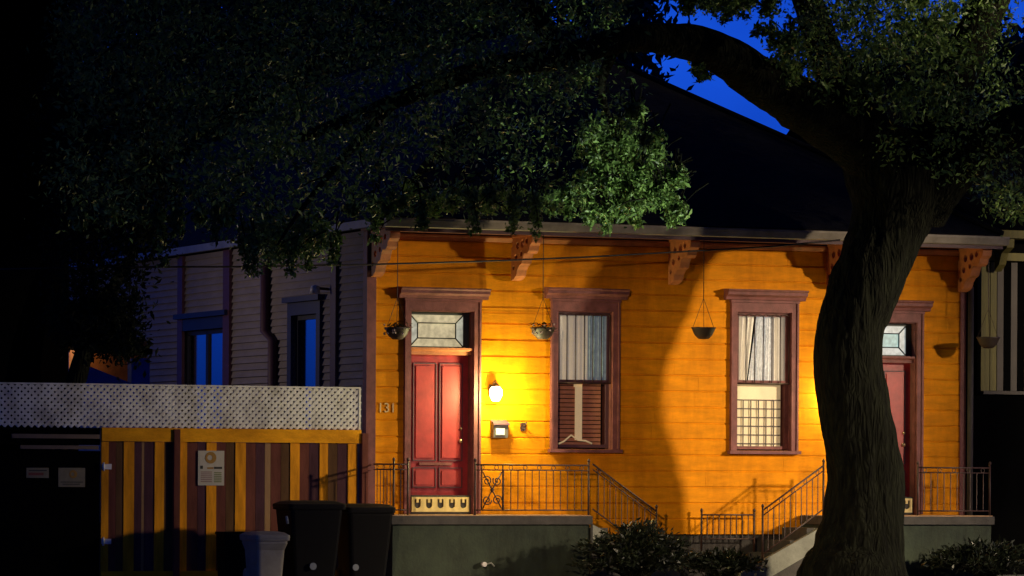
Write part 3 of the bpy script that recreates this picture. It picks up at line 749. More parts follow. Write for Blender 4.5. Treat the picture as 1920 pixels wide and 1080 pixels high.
tap = thing('wall_vent', (pv.x, -PO + .04, pv.z), 'small pale fitting low on the green stucco porch base', 'wall fitting')
MB().tube([(pv.x, -PO + .05, pv.z), (pv.x, -PO - .04, pv.z)], .035, 10).build('cap', M['white'], tap)
MB().tube([(pv.x, -PO + .0, pv.z - .01), (pv.x + .10, -PO - .03, pv.z + .02), (pv.x + .15, -PO - .02, pv.z - .03)], .014, 6).build('spout', M['palestone'], tap)

# ------------------------------------------------------------------ fence with lattice
FW = 0.12
UF0, UF1 = U(-40, FW), U(676, FW)
zl0, zl1 = Z(803, FW, 400), Z(725, FW, 400); zb0 = Z(829, FW, 400)
fence = thing('board_fence', ((UF0 + UF1) / 2, -FW, 0), 'striped board fence in orange and plum planks with white lattice on top', 'fence')
la = MB(); sp = .066; wth = .039
def clip(p, q, x0, x1, z0, z1):
    t0, t1 = 0.0, 1.0; dx, dz = q[0] - p[0], q[1] - p[1]
    for a, b in ((-dx, p[0] - x0), (dx, x1 - p[0]), (-dz, p[1] - z0), (dz, z1 - p[1])):
        if abs(a) < 1e-9:
            if b < 0: return None
        else:
            t = b / a
            if a < 0: t0 = max(t0, t)
            else: t1 = min(t1, t)
    if t0 >= t1: return None
    return (p[0] + dx * t0, p[1] + dz * t0), (p[0] + dx * t1, p[1] + dz * t1)
H = zl1 - zl0; S2 = sp * math.sqrt(2)
for dirn, yy in ((1, -FW - .011), (-1, -FW - .004)):
    c = UF0 - H
    while c < UF1 + H:
        p, q = ((c, zl0), (c + H, zl1)) if dirn > 0 else ((c + H, zl0), (c, zl1))
        r_ = clip(p, q, UF0, UF1, zl0, zl1)
        if r_:
            (x0, z0), (x1, z1) = r_; ox, oz = -(z1 - z0), (x1 - x0); l = math.hypot(ox, oz)
            if l > .03:
                ox, oz = ox / l * wth / 2, oz / l * wth / 2
                la.prism([(x0 + ox, z0 + oz), (x1 + ox, z1 + oz), (x1 - ox, z1 - oz), (x0 - ox, z0 - oz)], 1, yy, yy + .006)
        c += S2
la.build('lattice', M['lattice'], fence)
MB().box(UF0, UF1, -FW - .02, -FW + .012, zl1 - .002, zl1 + .02).box(UF1 - .03, UF1, -FW - .02, -FW + .012, zl0, zl1 - .003).build('lattice_frame', M['lattice'], fence)
for px in (322, 590):
    BX(U(px - 4, FW), U(px + 4, FW), -FW + .013, -FW + .05, zl0, zl1 - .003).build('lattice_batten', M['lattice'], fence)
UG = U(190, FW)
BX(UG, UF1, -FW - .05, -FW + .02, zb0, zl0 - .004).build('top_beam', M['fbeam'], fence)
BX(UG, U(690, FW) - .02, -FW - .05, -FW + .02, -.0, Z(1070, FW, 400)).build('bottom_beam', M['fbeam'], fence)
strips = [(190, 204, 'forange'), (204, 218, 'fmaroon'), (218, 232, 'fbrown'), (232, 252, 'forange'), (252, 266, 'fnavy'), (266, 271, 'ftan'), (271, 290, 'fnavy'), (290, 308, 'forange'), (308, 324, 'fbrown'),
          (336, 351, 'forange'), (351, 371, 'fmaroon'), (371, 387, 'fnavy'), (387, 406, 'forange'), (406, 424, 'fmaroon'), (424, 441, 'fbrown'), (441, 461, 'forange'), (461, 480, 'fmaroon'), (480, 497, 'fnavy'), (497, 508, 'ftan'),
          (508, 527, 'fmaroon'), (527, 544, 'fbrown'), (544, 562, 'forange'), (562, 580, 'fmaroon'), (580, 599, 'fnavy'), (599, 615, 'forange'), (615, 633, 'fbrown'), (633, 652, 'fnavy'), (652, 670, 'forange')]
zpb = Z(1072, FW, 400)
for a, b, k in strips:
    pu0, pu1 = U(a, FW) + .002, U(b, FW) - .002; off = .012 if k == 'forange' else 0
    BX(pu0, pu1, -FW - .012 - off, -FW + .015, zpb - .02, zb0 - .002).build('plank', M[k], fence)
for px in (330, 682):
    BX(U(px - 5.5, FW), U(px + 5.5, FW), -FW - .08, -FW + .03, 0, zl0 - .02 if px == 330 else zl0 - .05).build('post', M['fmaroon'], fence)
# gate
gt_ = thing('dark_gate', (U(100, FW), -FW, 0), 'near-black gate under the lattice at the left with two small signs', 'gate')
GU0, GU1 = UF0, UG - .01
BX(GU0, GU1, -FW - .01, -FW + .03, 0.02, Z(845, FW, 100)).build('gate_leaf', M['gate'], gt_)
BX(U(38, FW), U(184, FW), -FW - .04, -FW - .011, Z(842, FW, 100), Z(835, FW, 100)).build('gate_rail', M['gatebar'], gt_)
BX(U(22, FW), U(186, FW), -FW - .05, -FW + .02, Z(822, FW, 100), Z(814, FW, 100)).build('gate_rail', M['gatebar'], gt_)
BX(GU0, GU1, -FW + .0, -FW + .02, Z(834, FW, 100), zl0 - .01).build('gate_header', M['gate'], gt_)
for py in (875, 1015):
    h_ = MB().box(U(190, FW), U(208, FW), -FW - .06, -FW - .045, Z(py + 5, FW, 200), Z(py - 5, FW, 200)); h_.tube([(U(193, FW), -FW - .065, Z(py + 8, FW, 200)), (U(193, FW), -FW - .065, Z(py - 8, FW, 200))], .014, 8)
    h_.build('hinge', M['white'], gt_)
# signs
M['darkpaper'] = mat('dark_sign_face', (0.22, 0.19, 0.10), 0.7, 0.25, 12)  # darker, browner face for the two gate signs
def sign(x0, x1, y0, y1, label, marks, yy):
    s = thing('sign', (U((x0 + x1) / 2, FW), yy, Z(y1, FW, x0)), label, 'sign')
    BX(U(x0, FW), U(x1, FW), yy - .008, yy, Z(y1, FW, x0), Z(y0, FW, x0)).build('board', M['signpaper' if x0 > 200 else 'darkpaper'], s)
    for (a, b, c, d, m) in marks:
        if m == 'ring':
            cx, cz = U((a + b) / 2, FW), Z((c + d) / 2, FW, x0); r_ = (U(b, FW) - U(a, FW)) / 2
            poly_holes(circle(cx, cz, r_, 20), [circle(cx - r_ * .15, cz, r_ * .45, 14)], 1, yy - .012, yy - .0085).build('emblem', M['signamber'], s)
        else: BX(U(a, FW), U(b, FW), yy - .011, yy - .0085, Z(d, FW, x0), Z(c, FW, x0)).build('print', M[m], s)
    return s
mk = [(384, 405, 849, 867, 'ring'), (375, 380, 873, 879, 'signdark'), (388, 400, 876, 879, 'signamber'), (401, 416, 875, 879, 'signdark')]
for k in range(6): mk.append((376, 397, 884 + k * 3.6, 885.8 + k * 3.6, 'signpink')); mk.append((401, 415, 885 + k * 3.4, 887 + k * 3.4, 'signgreen'))
sign(371, 420, 845, 910, 'pale upright notice with a round amber emblem on the striped fence', mk, -FW - .026)
sign(50, 92, 877, 896, 'small dim wide sign at the left of the dark gate', [(54, 88, 881, 883, 'signdark'), (54, 82, 886, 891, 'signred')], -FW - .012)
sign(110, 160, 877, 913, 'pale yellowish sign at the right of the dark gate', [(130, 145, 882, 896, 'ring'), (114, 156, 903, 904.5, 'signdark'), (118, 150, 907, 908.5, 'signdark')], -FW - .012)

# ------------------------------------------------------------------ bins
def wheelie(px0, px1, ytop, m, out, label, group):
    u0, u1 = U(px0, out), U(px1, out); uc = (u0 + u1) / 2; zt = Z(ytop, out, px0); hw = (u1 - u0) / 2
    t = thing('wheelie_bin', (uc, -out, 0), label, 'rubbish bin', group)
    def ring(z, sx, sy, r=.05):
        pts = []
        for (cx, cy, a0) in ((sx - r, sy - r, 0), (-sx + r, sy - r, 90), (-sx + r, -sy + r, 180), (sx - r, -sy + r, 270)):
            for k in range(4): a_ = R(a0 + 30 * k); pts.append((uc + cx + r * math.cos(a_), -out + cy + r * math.sin(a_), z))
        return pts
    def loft(rs):
        b = MB(); n = len(rs[0]); 
        for r_ in rs: b.v += r_
        for i in range(len(rs) - 1):
            for k in range(n): b.f.append((i * n + k, i * n + (k + 1) % n, (i + 1) * n + (k + 1) % n, (i + 1) * n + k)); b.sm.append(False)
        b.f.append(tuple(range(n))[::-1]); b.f.append(tuple(range((len(rs) - 1) * n, len(rs) * n))); b.sm += [False, False]
        return b
    s = hw * .94; d = .33
    loft([ring(.07, s * .78, d * .72), ring(.45, s * .87, d * .85), ring(zt - .16, s * .97, d), ring(zt - .13, s * .97, d), ring(zt - .12, hw, d + .03), ring(zt - .09, hw, d + .03)]).build('bin_body', m, t)
    loft([ring(zt - .088, hw * 1.01, d + .04), ring(zt - .05, hw * 1.0, d + .035), ring(zt - .015, hw * .85, d * .8), ring(zt, hw * .6, d * .5)]).build('bin_lid', m, t)
    MB().tube([(uc - s * .6, -out + d + .05, zt - .10), (uc - s * .6, -out + d + .10, zt - .06), (uc + s * .6, -out + d + .10, zt - .06), (uc + s * .6, -out + d + .05, zt - .10)], .015, 8).build('handle', m, t)
    for sx in (-1, 1):
        wl = MB().lathe((0, 0, 0), [(0, -.03), (.08, -.03), (.10, -.02), (.10, .02), (.08, .03), (0, .03)], 16); wl.v = [(uc + sx * s * .72 + v[2], -out + d - .08 + v[0], .10 + v[1]) for v in wl.v]
        wl.build('wheel', m, t)
    return t, uc, zt
t_, uc, zt = wheelie(528, 634, 938, M['bin'], 1.5, 'black wheelie bin directly right of the grey bin', 'black bins by the fence')
zz = Z(1062, 1.85, 590); MB().tube([(U(591, 1.83), -1.79, zz), (U(591, 1.83), -1.80, zz)], .05, 12).build('emblem', M['bin_mark'], t_)
zz = Z(975, 1.85, 540); MB().tube([(U(540, 1.83), -1.85, zz - .05), (U(537, 1.83), -1.87, zz + .05)], .02, 8).build('latch', M['bin_mark'], t_)
t_, uc, zt = wheelie(637, 727, 944, M['bin'], 1.45, 'black wheelie bin beside the green stucco porch base', 'black bins by the fence')
zz = Z(1064, 1.8, 670); MB().tube([(U(672, 1.8), -1.735, zz), (U(672, 1.8), -1.75, zz)], .045, 12).build('emblem', M['bin_mark'], t_)
wheelie(466, 530, 996, M['bingrey'], 1.9, 'short grey bin left of the two black wheelie bins', None)
cr_ = thing('storage_tub', (U(438, .7), -.7, 0), 'small black tub against the striped fence left of the grey bin', 'tub')
u0, u1, zt = U(416, .7), U(462, .7), Z(997, .7, 440)
MB().prism([(u0 + .03, 0), (u1 - .03, 0), (u1, zt - .04), (u0, zt - .04)], 1, -.85, -.5).build('tub_body', M['bin'], cr_)
BX(u0 - .01, u1 + .01, -.87, -.48, zt - .038, zt).build('tub_lid', M['bin'], cr_)

# ------------------------------------------------------------------ neighbours
nb = thing('neighbor_house', (WD + 2.6, 0, 0), 'dim olive-yellow boarded house beyond the right end of the orange house', 'house')
NU = U(1843, -1.0)
NY = 1.0
z0, z1 = Z(735, -NY, 1880), Z(492, -NY, 1880)
rnd = random.Random(3)
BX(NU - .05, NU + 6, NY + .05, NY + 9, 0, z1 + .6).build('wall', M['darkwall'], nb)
u = NU
k = 0
seq = ['olive', 'olive', 'greypost', 'darkwall', 'greypost', 'darkwall', 'olive', 'olive', 'darkwall', 'olive']
while u < NU + 3:
    wdt = .12; BX(u, u + wdt - .012, NY - .01, NY + .03, z0 + .02, z1).build('panel_board', M[seq[k % len(seq)]], nb); u += wdt; k += 1
BX(NU - .08, NU, NY - .08, NY + .04, z0, z1 + .02).build('corner_board', M['olive'], nb)
BX(NU - .2, NU + 4, NY - .12, NY + .04, z1 + .022, z1 + .14).build('frieze', M['olive'], nb)
BX(NU - .1, NU + 4, NY - .55, NY - .13, z1 + .34, z1 + .46).build('fascia', M['olive'], nb)
pb = poly_holes([(NY - .12, z1 + .33), (NY - .52, z1 + .33), (NY - .50, z1 + .20), (NY - .34, z1 + .12), (NY - .26, z1 - .05), (NY - .12, z1 - .15)], [circle(NY - .33, z1 + .23, .05), circle(NY - .2, z1 + .10, .045)], 0, NU + .12, NU + .24)
pb.build('bracket', M['olive'], nb)
BX(NU - .1, NU + 4, NY - .2, NY + .04, z0 - .04, z0 + .012).build('ledge', M['greypost'], nb)
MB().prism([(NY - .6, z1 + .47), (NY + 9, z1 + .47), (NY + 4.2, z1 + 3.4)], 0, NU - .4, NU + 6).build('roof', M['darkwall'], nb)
sg = thing('side_gate', (U(1870), .3, 0), 'black side gate at the right edge below the olive house', 'gate')
BX(WD + .12, WD + 4, .28, .33, 0, Z(742, -.3, 1870)).build('gate_leaf', M['gate'], sg)
BX(WD + .11, WD + .115 + .09, .22, .279, 0, Z(738, -.3, 1870)).build('gate_post', M['gate'], sg)
# dark building on the far left
UB = U(128, -1.2)
db = thing('dark_building', (UB - 4, 1.2, 0), 'tall unlit building filling the left edge behind the fence', 'building')
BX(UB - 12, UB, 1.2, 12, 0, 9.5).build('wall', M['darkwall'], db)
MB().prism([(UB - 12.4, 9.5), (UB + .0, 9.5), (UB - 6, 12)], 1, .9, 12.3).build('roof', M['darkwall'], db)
# back cottage: blue awning, orange boards
BD = -4.0
ct_ = thing('back_cottage', (U(200, BD), 4.0, 0), 'small orange cottage with a blue sloping awning glimpsed over the fence at left', 'cottage')
q = [FP(148, 640, BD), FP(276, 640, BD), FP(276, 760, BD), FP(148, 760, BD)]
MB().prism([(p.x, p.z) for p in q], 1, 4.0, 4.5).build('wall', M['cottage'], ct_)
q = [FP(140, 672, BD + .6), FP(152, 682, BD + .6), FP(250, 722, BD + .6), FP(250, 760, BD + .6), FP(140, 760, BD + .6)]
MB().prism([(p.x, p.z) for p in q], 1, 3.3, 3.4).build('awning', M['bluetarp'], ct_)
q = [FP(243, 672, BD + .5), FP(277, 672, BD + .5), FP(277, 760, BD + .5), FP(243, 760, BD + .5)]
MB().prism([(p.x, p.z) for p in q], 1, 3.41, 3.6).build('awning_side', M['bluetarp'], ct_)
q = [FP(120, 620, BD + .9), FP(280, 655, BD + .9), FP(280, 665, BD + .9), FP(120, 650, BD + .9)]
MB().prism([(p.x, p.z) for p in q], 1, 2.95, 3.9).build('roof', M['darkwall'], ct_)
p = FP(160, 672, BD + .35); lamp('cottage_porch_light', 'POINT', (p.x, p.y, p.z), 1.4, (1, .6, .25), .05)
p = FP(160, 672, BD + .35)
cl = thing('porch_bulb', (p.x, p.y + .12, p.z), 'tiny lit bulb on the orange cottage behind the fence', 'lamp')
MB().lathe((p.x, p.y + .12, p.z), [(0, .035), (.03, .01), (.03, -.02), (0, -.04)], 10).build('bulb', mat('small_bulb', (1, .8, .5), emit=(1, .75, .4), es=2), cl)

# ------------------------------------------------------------------ leaves
def leaves(name, centers, sig, per, size, m, parent, seed, droop=0.3, aspect=.42):
    rs = np.random.RandomState(seed)
    C = np.repeat(np.array(centers, float), per, axis=0); sg_ = np.repeat(np.array(sig, float), per, axis=0)
    if sg_.ndim == 1: sg_ = sg_[:, None] * np.array([[1, 1, .8]])
    P = C + rs.normal(size=C.shape) * sg_
    n = len(P); d = rs.normal(size=(n, 3)); d[:, 2] -= droop; d /= np.linalg.norm(d, axis=1)[:, None]
    r = rs.normal(size=(n, 3)); s = np.cross(d, r); s /= np.linalg.norm(s, axis=1)[:, None]; nn = np.cross(d, s)
    L = size * (.45 + 1.0 * rs.rand(n) ** 1.3)[:, None]; wv = L * aspect
    V = np.stack([P - d * L * .5, P - d * L * .05 + s * wv * .5 + nn * L * .08, P + d * L * .5, P - d * L * .05 - s * wv * .5 + nn * L * .08], 1).reshape(-1, 3)
    r_ = parent
    a = ANCH[r_.name]; V = V - np.array(a)
    me = bpy.data.meshes.new(name); me.vertices.add(4 * n); me.vertices.foreach_set('co', V.ravel())
    me.loops.add(6 * n); idx = np.arange(n)[:, None] * 4 + np.array([[0, 1, 2, 0, 2, 3]]); me.loops.foreach_set('vertex_index', idx.ravel().astype(np.int32))
    me.polygons.add(2 * n); me.polygons.foreach_set('loop_start', (np.arange(2 * n) * 3).astype(np.int32))
    try: me.polygons.foreach_set('loop_total', np.full(2 * n, 3, np.int32))
    except Exception: pass
    me.update(calc_edges=True); me.materials.append(m)
    o = bpy.data.objects.new(name, me); col.objects.link(o); o.parent = parent
    return o
def inpoly(x, y, poly):
    c = False; j = len(poly) - 1
    for i in range(len(poly)):
        if (poly[i][1] > y) != (poly[j][1] > y) and x < (poly[j][0] - poly[i][0]) * (y - poly[i][1]) / (poly[j][1] - poly[i][1]) + poly[i][0]: c = not c
        j = i
    return c
TW = 2.5                            # tree stands this far in front of the wall
tb = FP(1612, 1080, TW)
tree = thing('oak_tree', (tb.x, -TW, 0), 'big street tree with a curving dark trunk in front of the orange house', 'tree')
Lp = [(1496, 1110), (1512, 1080), (1532, 1030), (1548, 975), (1557, 900), (1552, 840), (1541, 780), (1530, 690), (1538, 610), (1562, 530), (1598, 440), (1600, 380), (1590, 320), (1540, 262), (1500, 215)]
Rp = [(1715, 1110), (1697, 1080), (1690, 1030), (1689, 975), (1687, 900), (1679, 840), (1667, 780), (1650, 690), (1655, 610), (1688, 530), (1722, 440), (1755, 380), (1775, 320), (1770, 250), (1760, 160)]
def limb_tube(mb, pts, rad, n=28, seed=1, rough=.05, sub=6):
    # smooth centreline
    P = []; Rr = []
    m = len(pts)
    for i in range(m - 1):
        p0, p1, p2, p3 = (Vector(pts[max(0, i - 1)]), Vector(pts[i]), Vector(pts[i + 1]), Vector(pts[min(m - 1, i + 2)]))
        for k in range(sub):
            t = k / sub
            P.append(.5 * ((2 * p1) + (p2 - p0) * t + (2 * p0 - 5 * p1 + 4 * p2 - p3) * t * t + (3 * p1 - p0 - 3 * p2 + p3) * t ** 3)); Rr.append(rad[i] * (1 - t) + rad[i + 1] * t)
    P.append(Vector(pts[-1])); Rr.append(rad[-1])
    from mathutils import noise
    vs = []; prev = None; N = len(P)
    for i, p in enumerate(P):
        d = (P[min(i + 1, N - 1)] - P[max(i - 1, 0)]).normalized()
        a = d.cross(Vector((0, 1, 0))).normalized() if prev is None else (prev - d * prev.dot(d)).normalized()
        prev = a; b = d.cross(a)
        for k in range(n):
            t = 2 * math.pi * k / n; dr = a * math.cos(t) + b * math.sin(t)
            q = p + dr * Rr[i]
            nz = noise.noise(Vector((q.x * 9 + seed, q.y * 9, q.z * 1.6))) * rough + (abs(noise.noise(Vector((q.x * 16, q.y * 16 + seed, q.z * 2.4)))) * -.55 if n > 50 else 0) * rough + noise.noise(Vector((q.x * 2, q.y * 2, q.z * 1.1 + seed))) * rough * .9
            vs.append(q + dr * nz * min(1, Rr[i] * 3))
    k0 = len(mb.v); mb.v += [tuple(v) for v in vs]
    for i in range(N - 1):
        for k in range(n): mb.f.append((k0 + i * n + k, k0 + i * n + (k + 1) % n, k0 + (i + 1) * n + (k + 1) % n, k0 + (i + 1) * n + k)); mb.sm.append(True)
    return P
tk = MB(); pts = [(tb.x - .2, -TW, -.1)]; rad = [.8]
for l, r in zip(Lp, Rp):
    a, b = FP(l[0], l[1], TW), FP(r[0], r[1], TW); pts.append((a + b) / 2); rad.append((a - b).length / 2 * .97)
limb_tube(tk, pts[:14], rad[:14], 110, 3, .04, 14)
def LP(px, py, w_): return tuple(FP(px, py, w_))
limbs = [
    ([LP(1700, 330, TW), LP(1600, 250, TW + .1), LP(1510, 200, TW + .3), LP(1435, 158, TW + .6), LP(1365, 108, TW + .9), LP(1295, 80, TW + 1.2), LP(1225, 72, TW + 1.5), LP(1160, 75, TW + 1.8), LP(1040, 110, TW + 2.0), LP(900, 130, TW + 2.4), LP(740, 190, 4.6), LP(560, 260, 4.4)],
     [.60, .46, .39, .33, .29, .25, .20, .18, .16, .14, .10, .06]),
    ([LP(1720, 330, TW), LP(1620, 230, TW + .1), LP(1560, 130, TW + .1), LP(1520, 20, TW), LP(1480, -120, TW - .3), LP(1420, -260, TW - .5)], [.42, .32, .26, .22, .18, .12]),
    ([LP(1720, 350, TW), LP(1760, 240, TW + .2), LP(1800, 120, TW + .4), LP(1860, 0, TW + .6), LP(1930, -140, TW + .8)], [.46, .38, .30, .24, .18]),
    ([LP(1720, 380, TW), LP(1800, 300, TW + .6), LP(1900, 240, TW + 1.0), LP(2020, 200, TW + 1.4)], [.5, .36, .28, .2]),
    ([LP(1040, 110, TW + 2.0), LP(1000, 20, 4.2), LP(900, -60, 4.0)], [.16, .11, .06]),
    ([LP(1160, 75, TW + 1.6), LP(1128, 160, 3.6), LP(1150, 240, 3.2), LP(1178, 310, 2.9)], [.10, .055, .03, .012]),
    ([LP(740, 190, 4.6), LP(640, 300, 5.0), LP(560, 400, 5.2), (LP(520, 460, 5.2))], [.08, .05, .03, .015]),
]
for k, (p, r) in enumerate(limbs): limb_tube(tk, p, r, 18, 7 + k, .03, 5)
trunk = tk.build('trunk', M['bark'], tree)
# crown: leaf sprays hung through the volume round the limbs
rnd = random.Random(11)
gapA = [(1228, -40), (1475, -40), (1478, 110), (1470, 205), (1530, 262), (1500, 268), (1220, 150)]
cents = []; sigs = []
def spray(poly, n, w0, w1, s0, s1, avoid=None):
    xs = [p[0] for p in poly]; ys = [p[1] for p in poly]; k = 0; tries = 0
    while k < n and tries < n * 40:
        tries += 1
        x, y = rnd.uniform(min(xs), max(xs)), rnd.uniform(min(ys), max(ys))
        if not inpoly(x, y, poly): continue
        if avoid and inpoly(x, y, avoid): continue
        w_ = rnd.uniform(w0, w1); p = FP(x, y, w_); cents.append(tuple(p)); sigs.append(rnd.uniform(s0, s1)); k += 1
mainA = [(120, -320), (1190, -320), (1165, 100), (1165, 180), (1215, 260), (1240, 385), (1090, 380), (1070, 300), (960, 330), (860, 300), (760, 350), (690, 360), (610, 430), (480, 445), (430, 400), (330, 385), (270, 400), (120, 400)]
spray(mainA, 1000, 1.2, 6.5, .08, .26, [(1050, 215), (1400, 215), (1400, 420), (1050, 420)])
def strands(pts, w0, w1, ln, k):
    for px, py in pts:
        for _ in range(k):
            p = FP(px + rnd.uniform(-14, 14), py + rnd.uniform(-12, 6), rnd.uniform(w0, w1)); L_ = ln * (.35 + 1.5 * rnd.random() ** 2); a_ = rnd.uniform(-.35, .35)
            for j in range(7):
                f = j / 6; cents.append((p.x + a_ * f * L_, p.y + a_ * .5 * f, p.z - L_ * f * f)); sigs.append(.045)
            twigs.append([(p.x - a_ * .3, p.y, p.z + .3), tuple(p), (p.x + a_ * .5 * L_, p.y, p.z - L_ * .3), (p.x + a_ * L_, p.y, p.z - L_)])
twigs = []
spray([(1100, 250), (1225, 260), (1262, 330), (1262, 380), (1085, 385)], 100, 2.4, 3.8, .05, .10)
spray([(1080, 225), (1210, 225), (1230, 290), (1080, 290)], 30, 2.2, 4.0, .06, .12)
strands([(1100, 390), (1130, 395), (1165, 395), (1200, 385), (1235, 360), (1262, 330), (1265, 380), (1180, 340), (1150, 350), (1215, 330)], 2.6, 3.9, .16, 3)
strands([(x, 400 - 0.06 * (x - 450) if x > 620 else 450) for x in range(450, 1090, 34)], 1.4, 5, .26, 1)
strands([(x, 395) for x in range(150, 440, 36)], 1.4, 4, .35, 1)
strands([(1195, 200), (1225, 260), (1236, 290)], 1.6, 5, .15, 2)
strands([(1300, -5), (1335, -5), (1370, -5), (1400, -10), (1440, 5)], 1.8, 4, .14, 2)
strands([(1480, 80), (1490, 130), (1500, 180), (1640, 150), (1700, 165), (1760, 170), (1600, 140)], 1.8, 4.5, .25, 2)
spray([(640, 370), (1080, 340), (1080, 390), (800, 395), (640, 395)], 45, 1.2, 4.5, .05, .10)
spray([(440, 430), (620, 410), (600, 470), (520, 485), (460, 465)], 60, 1.2, 4, .05, .12)
rightB = [(1490, -200), (1900, -200), (1880, 120), (1760, 170), (1680, 150), (1610, 140), (1560, 180), (1500, 190)]
spray(rightB, 430, 1.0, 6.0, .06, .22)
spray([(1300, 0), (1480, 0), (1480, 105), (1420, 90), (1330, 30)], 14, 1.8, 4.5, .03, .06)
spray([(1295, 112), (1350, 128), (1350, 142), (1300, 130)], 4, 2, 4, .03, .035)
spray([(1620, 170), (1900, 150), (1960, 400), (1880, 400), (1820, 360), (1640, 300)], 110, -0.2, 5.0, .10, .2)
spray([(1225, -320), (1500, -320), (1500, -30), (1225, -30)], 150, 1.5, 5, .10, .16)
spray([(1260, -20), (1430, -20), (1400, 30), (1300, 32)], 22, 1.5, 5, .04, .07)
spray([(1285, 130), (1345, 130), (1345, 150), (1300, 150)], 5, 1.5, 4, .03, .04)
spray([(1440, 60), (1500, 60), (1500, 210), (1470, 200)], 28, 1.5, 4, .04, .07)
tw = MB()
for t_ in twigs: tw.tube(t_, [.012, .010, .007, .004], 5, cap=False)
for c_ in cents[::5]:
    q_ = (c_[0] + rnd.uniform(-.3, .5), c_[1] + rnd.uniform(-.2, .2), c_[2] + rnd.uniform(.15, .45)); tw.tube([q_, ((q_[0] + c_[0]) / 2, q_[1], (q_[2] + c_[2]) / 2 + .05), c_], [.014, .009, .004], 4, cap=False)
tag(tw.build('twig', M['bark'], tree), kind='stuff')
crown = leaves('crown', cents, sigs, 52, .088, M['leaf'], tree, 4)
# crown above the picture, spread over street and roof to block sky light
rs_ = np.random.RandomState(21)
cc = np.stack([rs_.uniform(-24, 30, 2300), rs_.uniform(-45, 1.5, 2300), rs_.uniform(10.1, 13.0, 2300)], 1)
leaves('sky_block_crown', cc, np.tile([[.75, .75, .3]], (2300, 1)), 34, .60, M['leaf'], tree, 22)
# added unseen leaf screen by the lamp, holding its light off chosen areas
la_ = Vector(LAMP_A)
def at_lamp(az, dist, el): return la_ + Vector((math.cos(R(az)) * dist, math.sin(R(az)) * dist, math.tan(R(el)) * dist))
q_ = at_lamp(142, 4.2, 0)
leaf_screen = thing('lamp_leaf_screen', (q_.x - .6, q_.y + 1.2, 0), 'added leaf screen blocking part of the street lamp, to the right of the picture', 'tree')
tk = MB(); limb_tube(tk, [(q_.x - .6, q_.y + 1.2, -.1), (q_.x - .6, q_.y + 1.2, 3), (q_.x - .4, q_.y + .6, 5.6), (q_.x, q_.y, 7)], [.12, .1, .07, .04], 10, 2, .01); tk.build('trunk', M['bark'], leaf_screen)
cents = []; sigs = []
def veil(n, az0, az1, el0, el1, sg=.045):
    for _ in range(n):
        cents.append(tuple(at_lamp(rnd.uniform(az0, az1), rnd.uniform(3.6, 5.0), rnd.uniform(el0, el1)))); sigs.append(sg)
veil(34, 131, 143.5, -4.7, -3.3, .06)
veil(330, 117, 135.5, -4.6, 1.0)
veil(90, 136, 144.6, -1.2, 2.0)
veil(70, 146.4, 148.2, -1.2, 9)
veil(120, 127, 141, 1.2, 5)
veil(640, 147.6, 160, -16, 9)
veil(60, 146.6, 148.6, -16, -6.3)
veil(170, 116, 125, -20, 1)
leaves('crown', cents, sigs, 26, .09, M['leaf'], leaf_screen, 31)
# second, unlit tree on the left behind the fence
lt = FP(60, 700, -2.2)
tree2 = thing('shade_tree', (lt.x, 2.4, 0), 'dark bushy tree overhanging the fence at the left edge', 'tree')
tk = MB(); limb_tube(tk, [(lt.x, .8, -.1), (lt.x + .1, .8, 2.0), (lt.x + .4, .7, 3.4), (lt.x + 1.0, .5, 4.6)], [.22, .17, .12, .05], 14, 5, .02); tk.build('trunk', M['bark'], tree2)
cents = []; sigs = []
spray([(100, 120), (300, 150), (330, 420), (290, 480), (230, 560), (268, 640), (250, 668), (150, 640), (100, 600)], 330, .1, 1.6, .10, .20)
spray([(105, 560), (262, 560), (268, 655), (240, 665), (150, 645), (105, 640)], 70, .2, 1.3, .06, .12)
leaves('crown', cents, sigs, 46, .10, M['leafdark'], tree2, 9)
# trees behind the houses closing the sky
for i, (px, py, rr, nb_) in enumerate(((230, 180, 3.6, 300), (620, 130, 3.8, 330), (960, 60, 3.2, 220), (1800, 250, 2.5, 420), (1960, 330, 3.0, 420))):
    c = FP(px, py, -24); gx = thing('background_tree', (c.x, 24, 0), ['dark tree behind the roof at the far left of the sky', 'dark tree behind the left slope of the roof', 'dark tree behind the roof peak', 'dark tree rising behind the right end of the roof', 'dark tree behind the olive neighbouring house'][i], 'tree', 'unlit trees behind the houses')
    tk = MB(); limb_tube(tk, [(c.x, 24, -.1), (c.x + .2, 24, 3), (c.x, 24, 6), (c.x + .1, 24, c.z)], [.5, .4, .3, .12], 12, i, .03); tk.build('trunk', M['bark'], gx)
    rs = np.random.RandomState(50 + i); d = rs.normal(size=(nb_, 3)); d /= np.linalg.norm(d, axis=1)[:, None]; rad_ = rr * rs.uniform(.2, 1, nb_) ** .5
    cc = np.array(c) + d * rad_[:, None] * np.array([[1, .7, .85]])
    leaves('crown', cc, np.full(nb_, .45), 60, .34, M['leafdark'], gx, 70 + i)
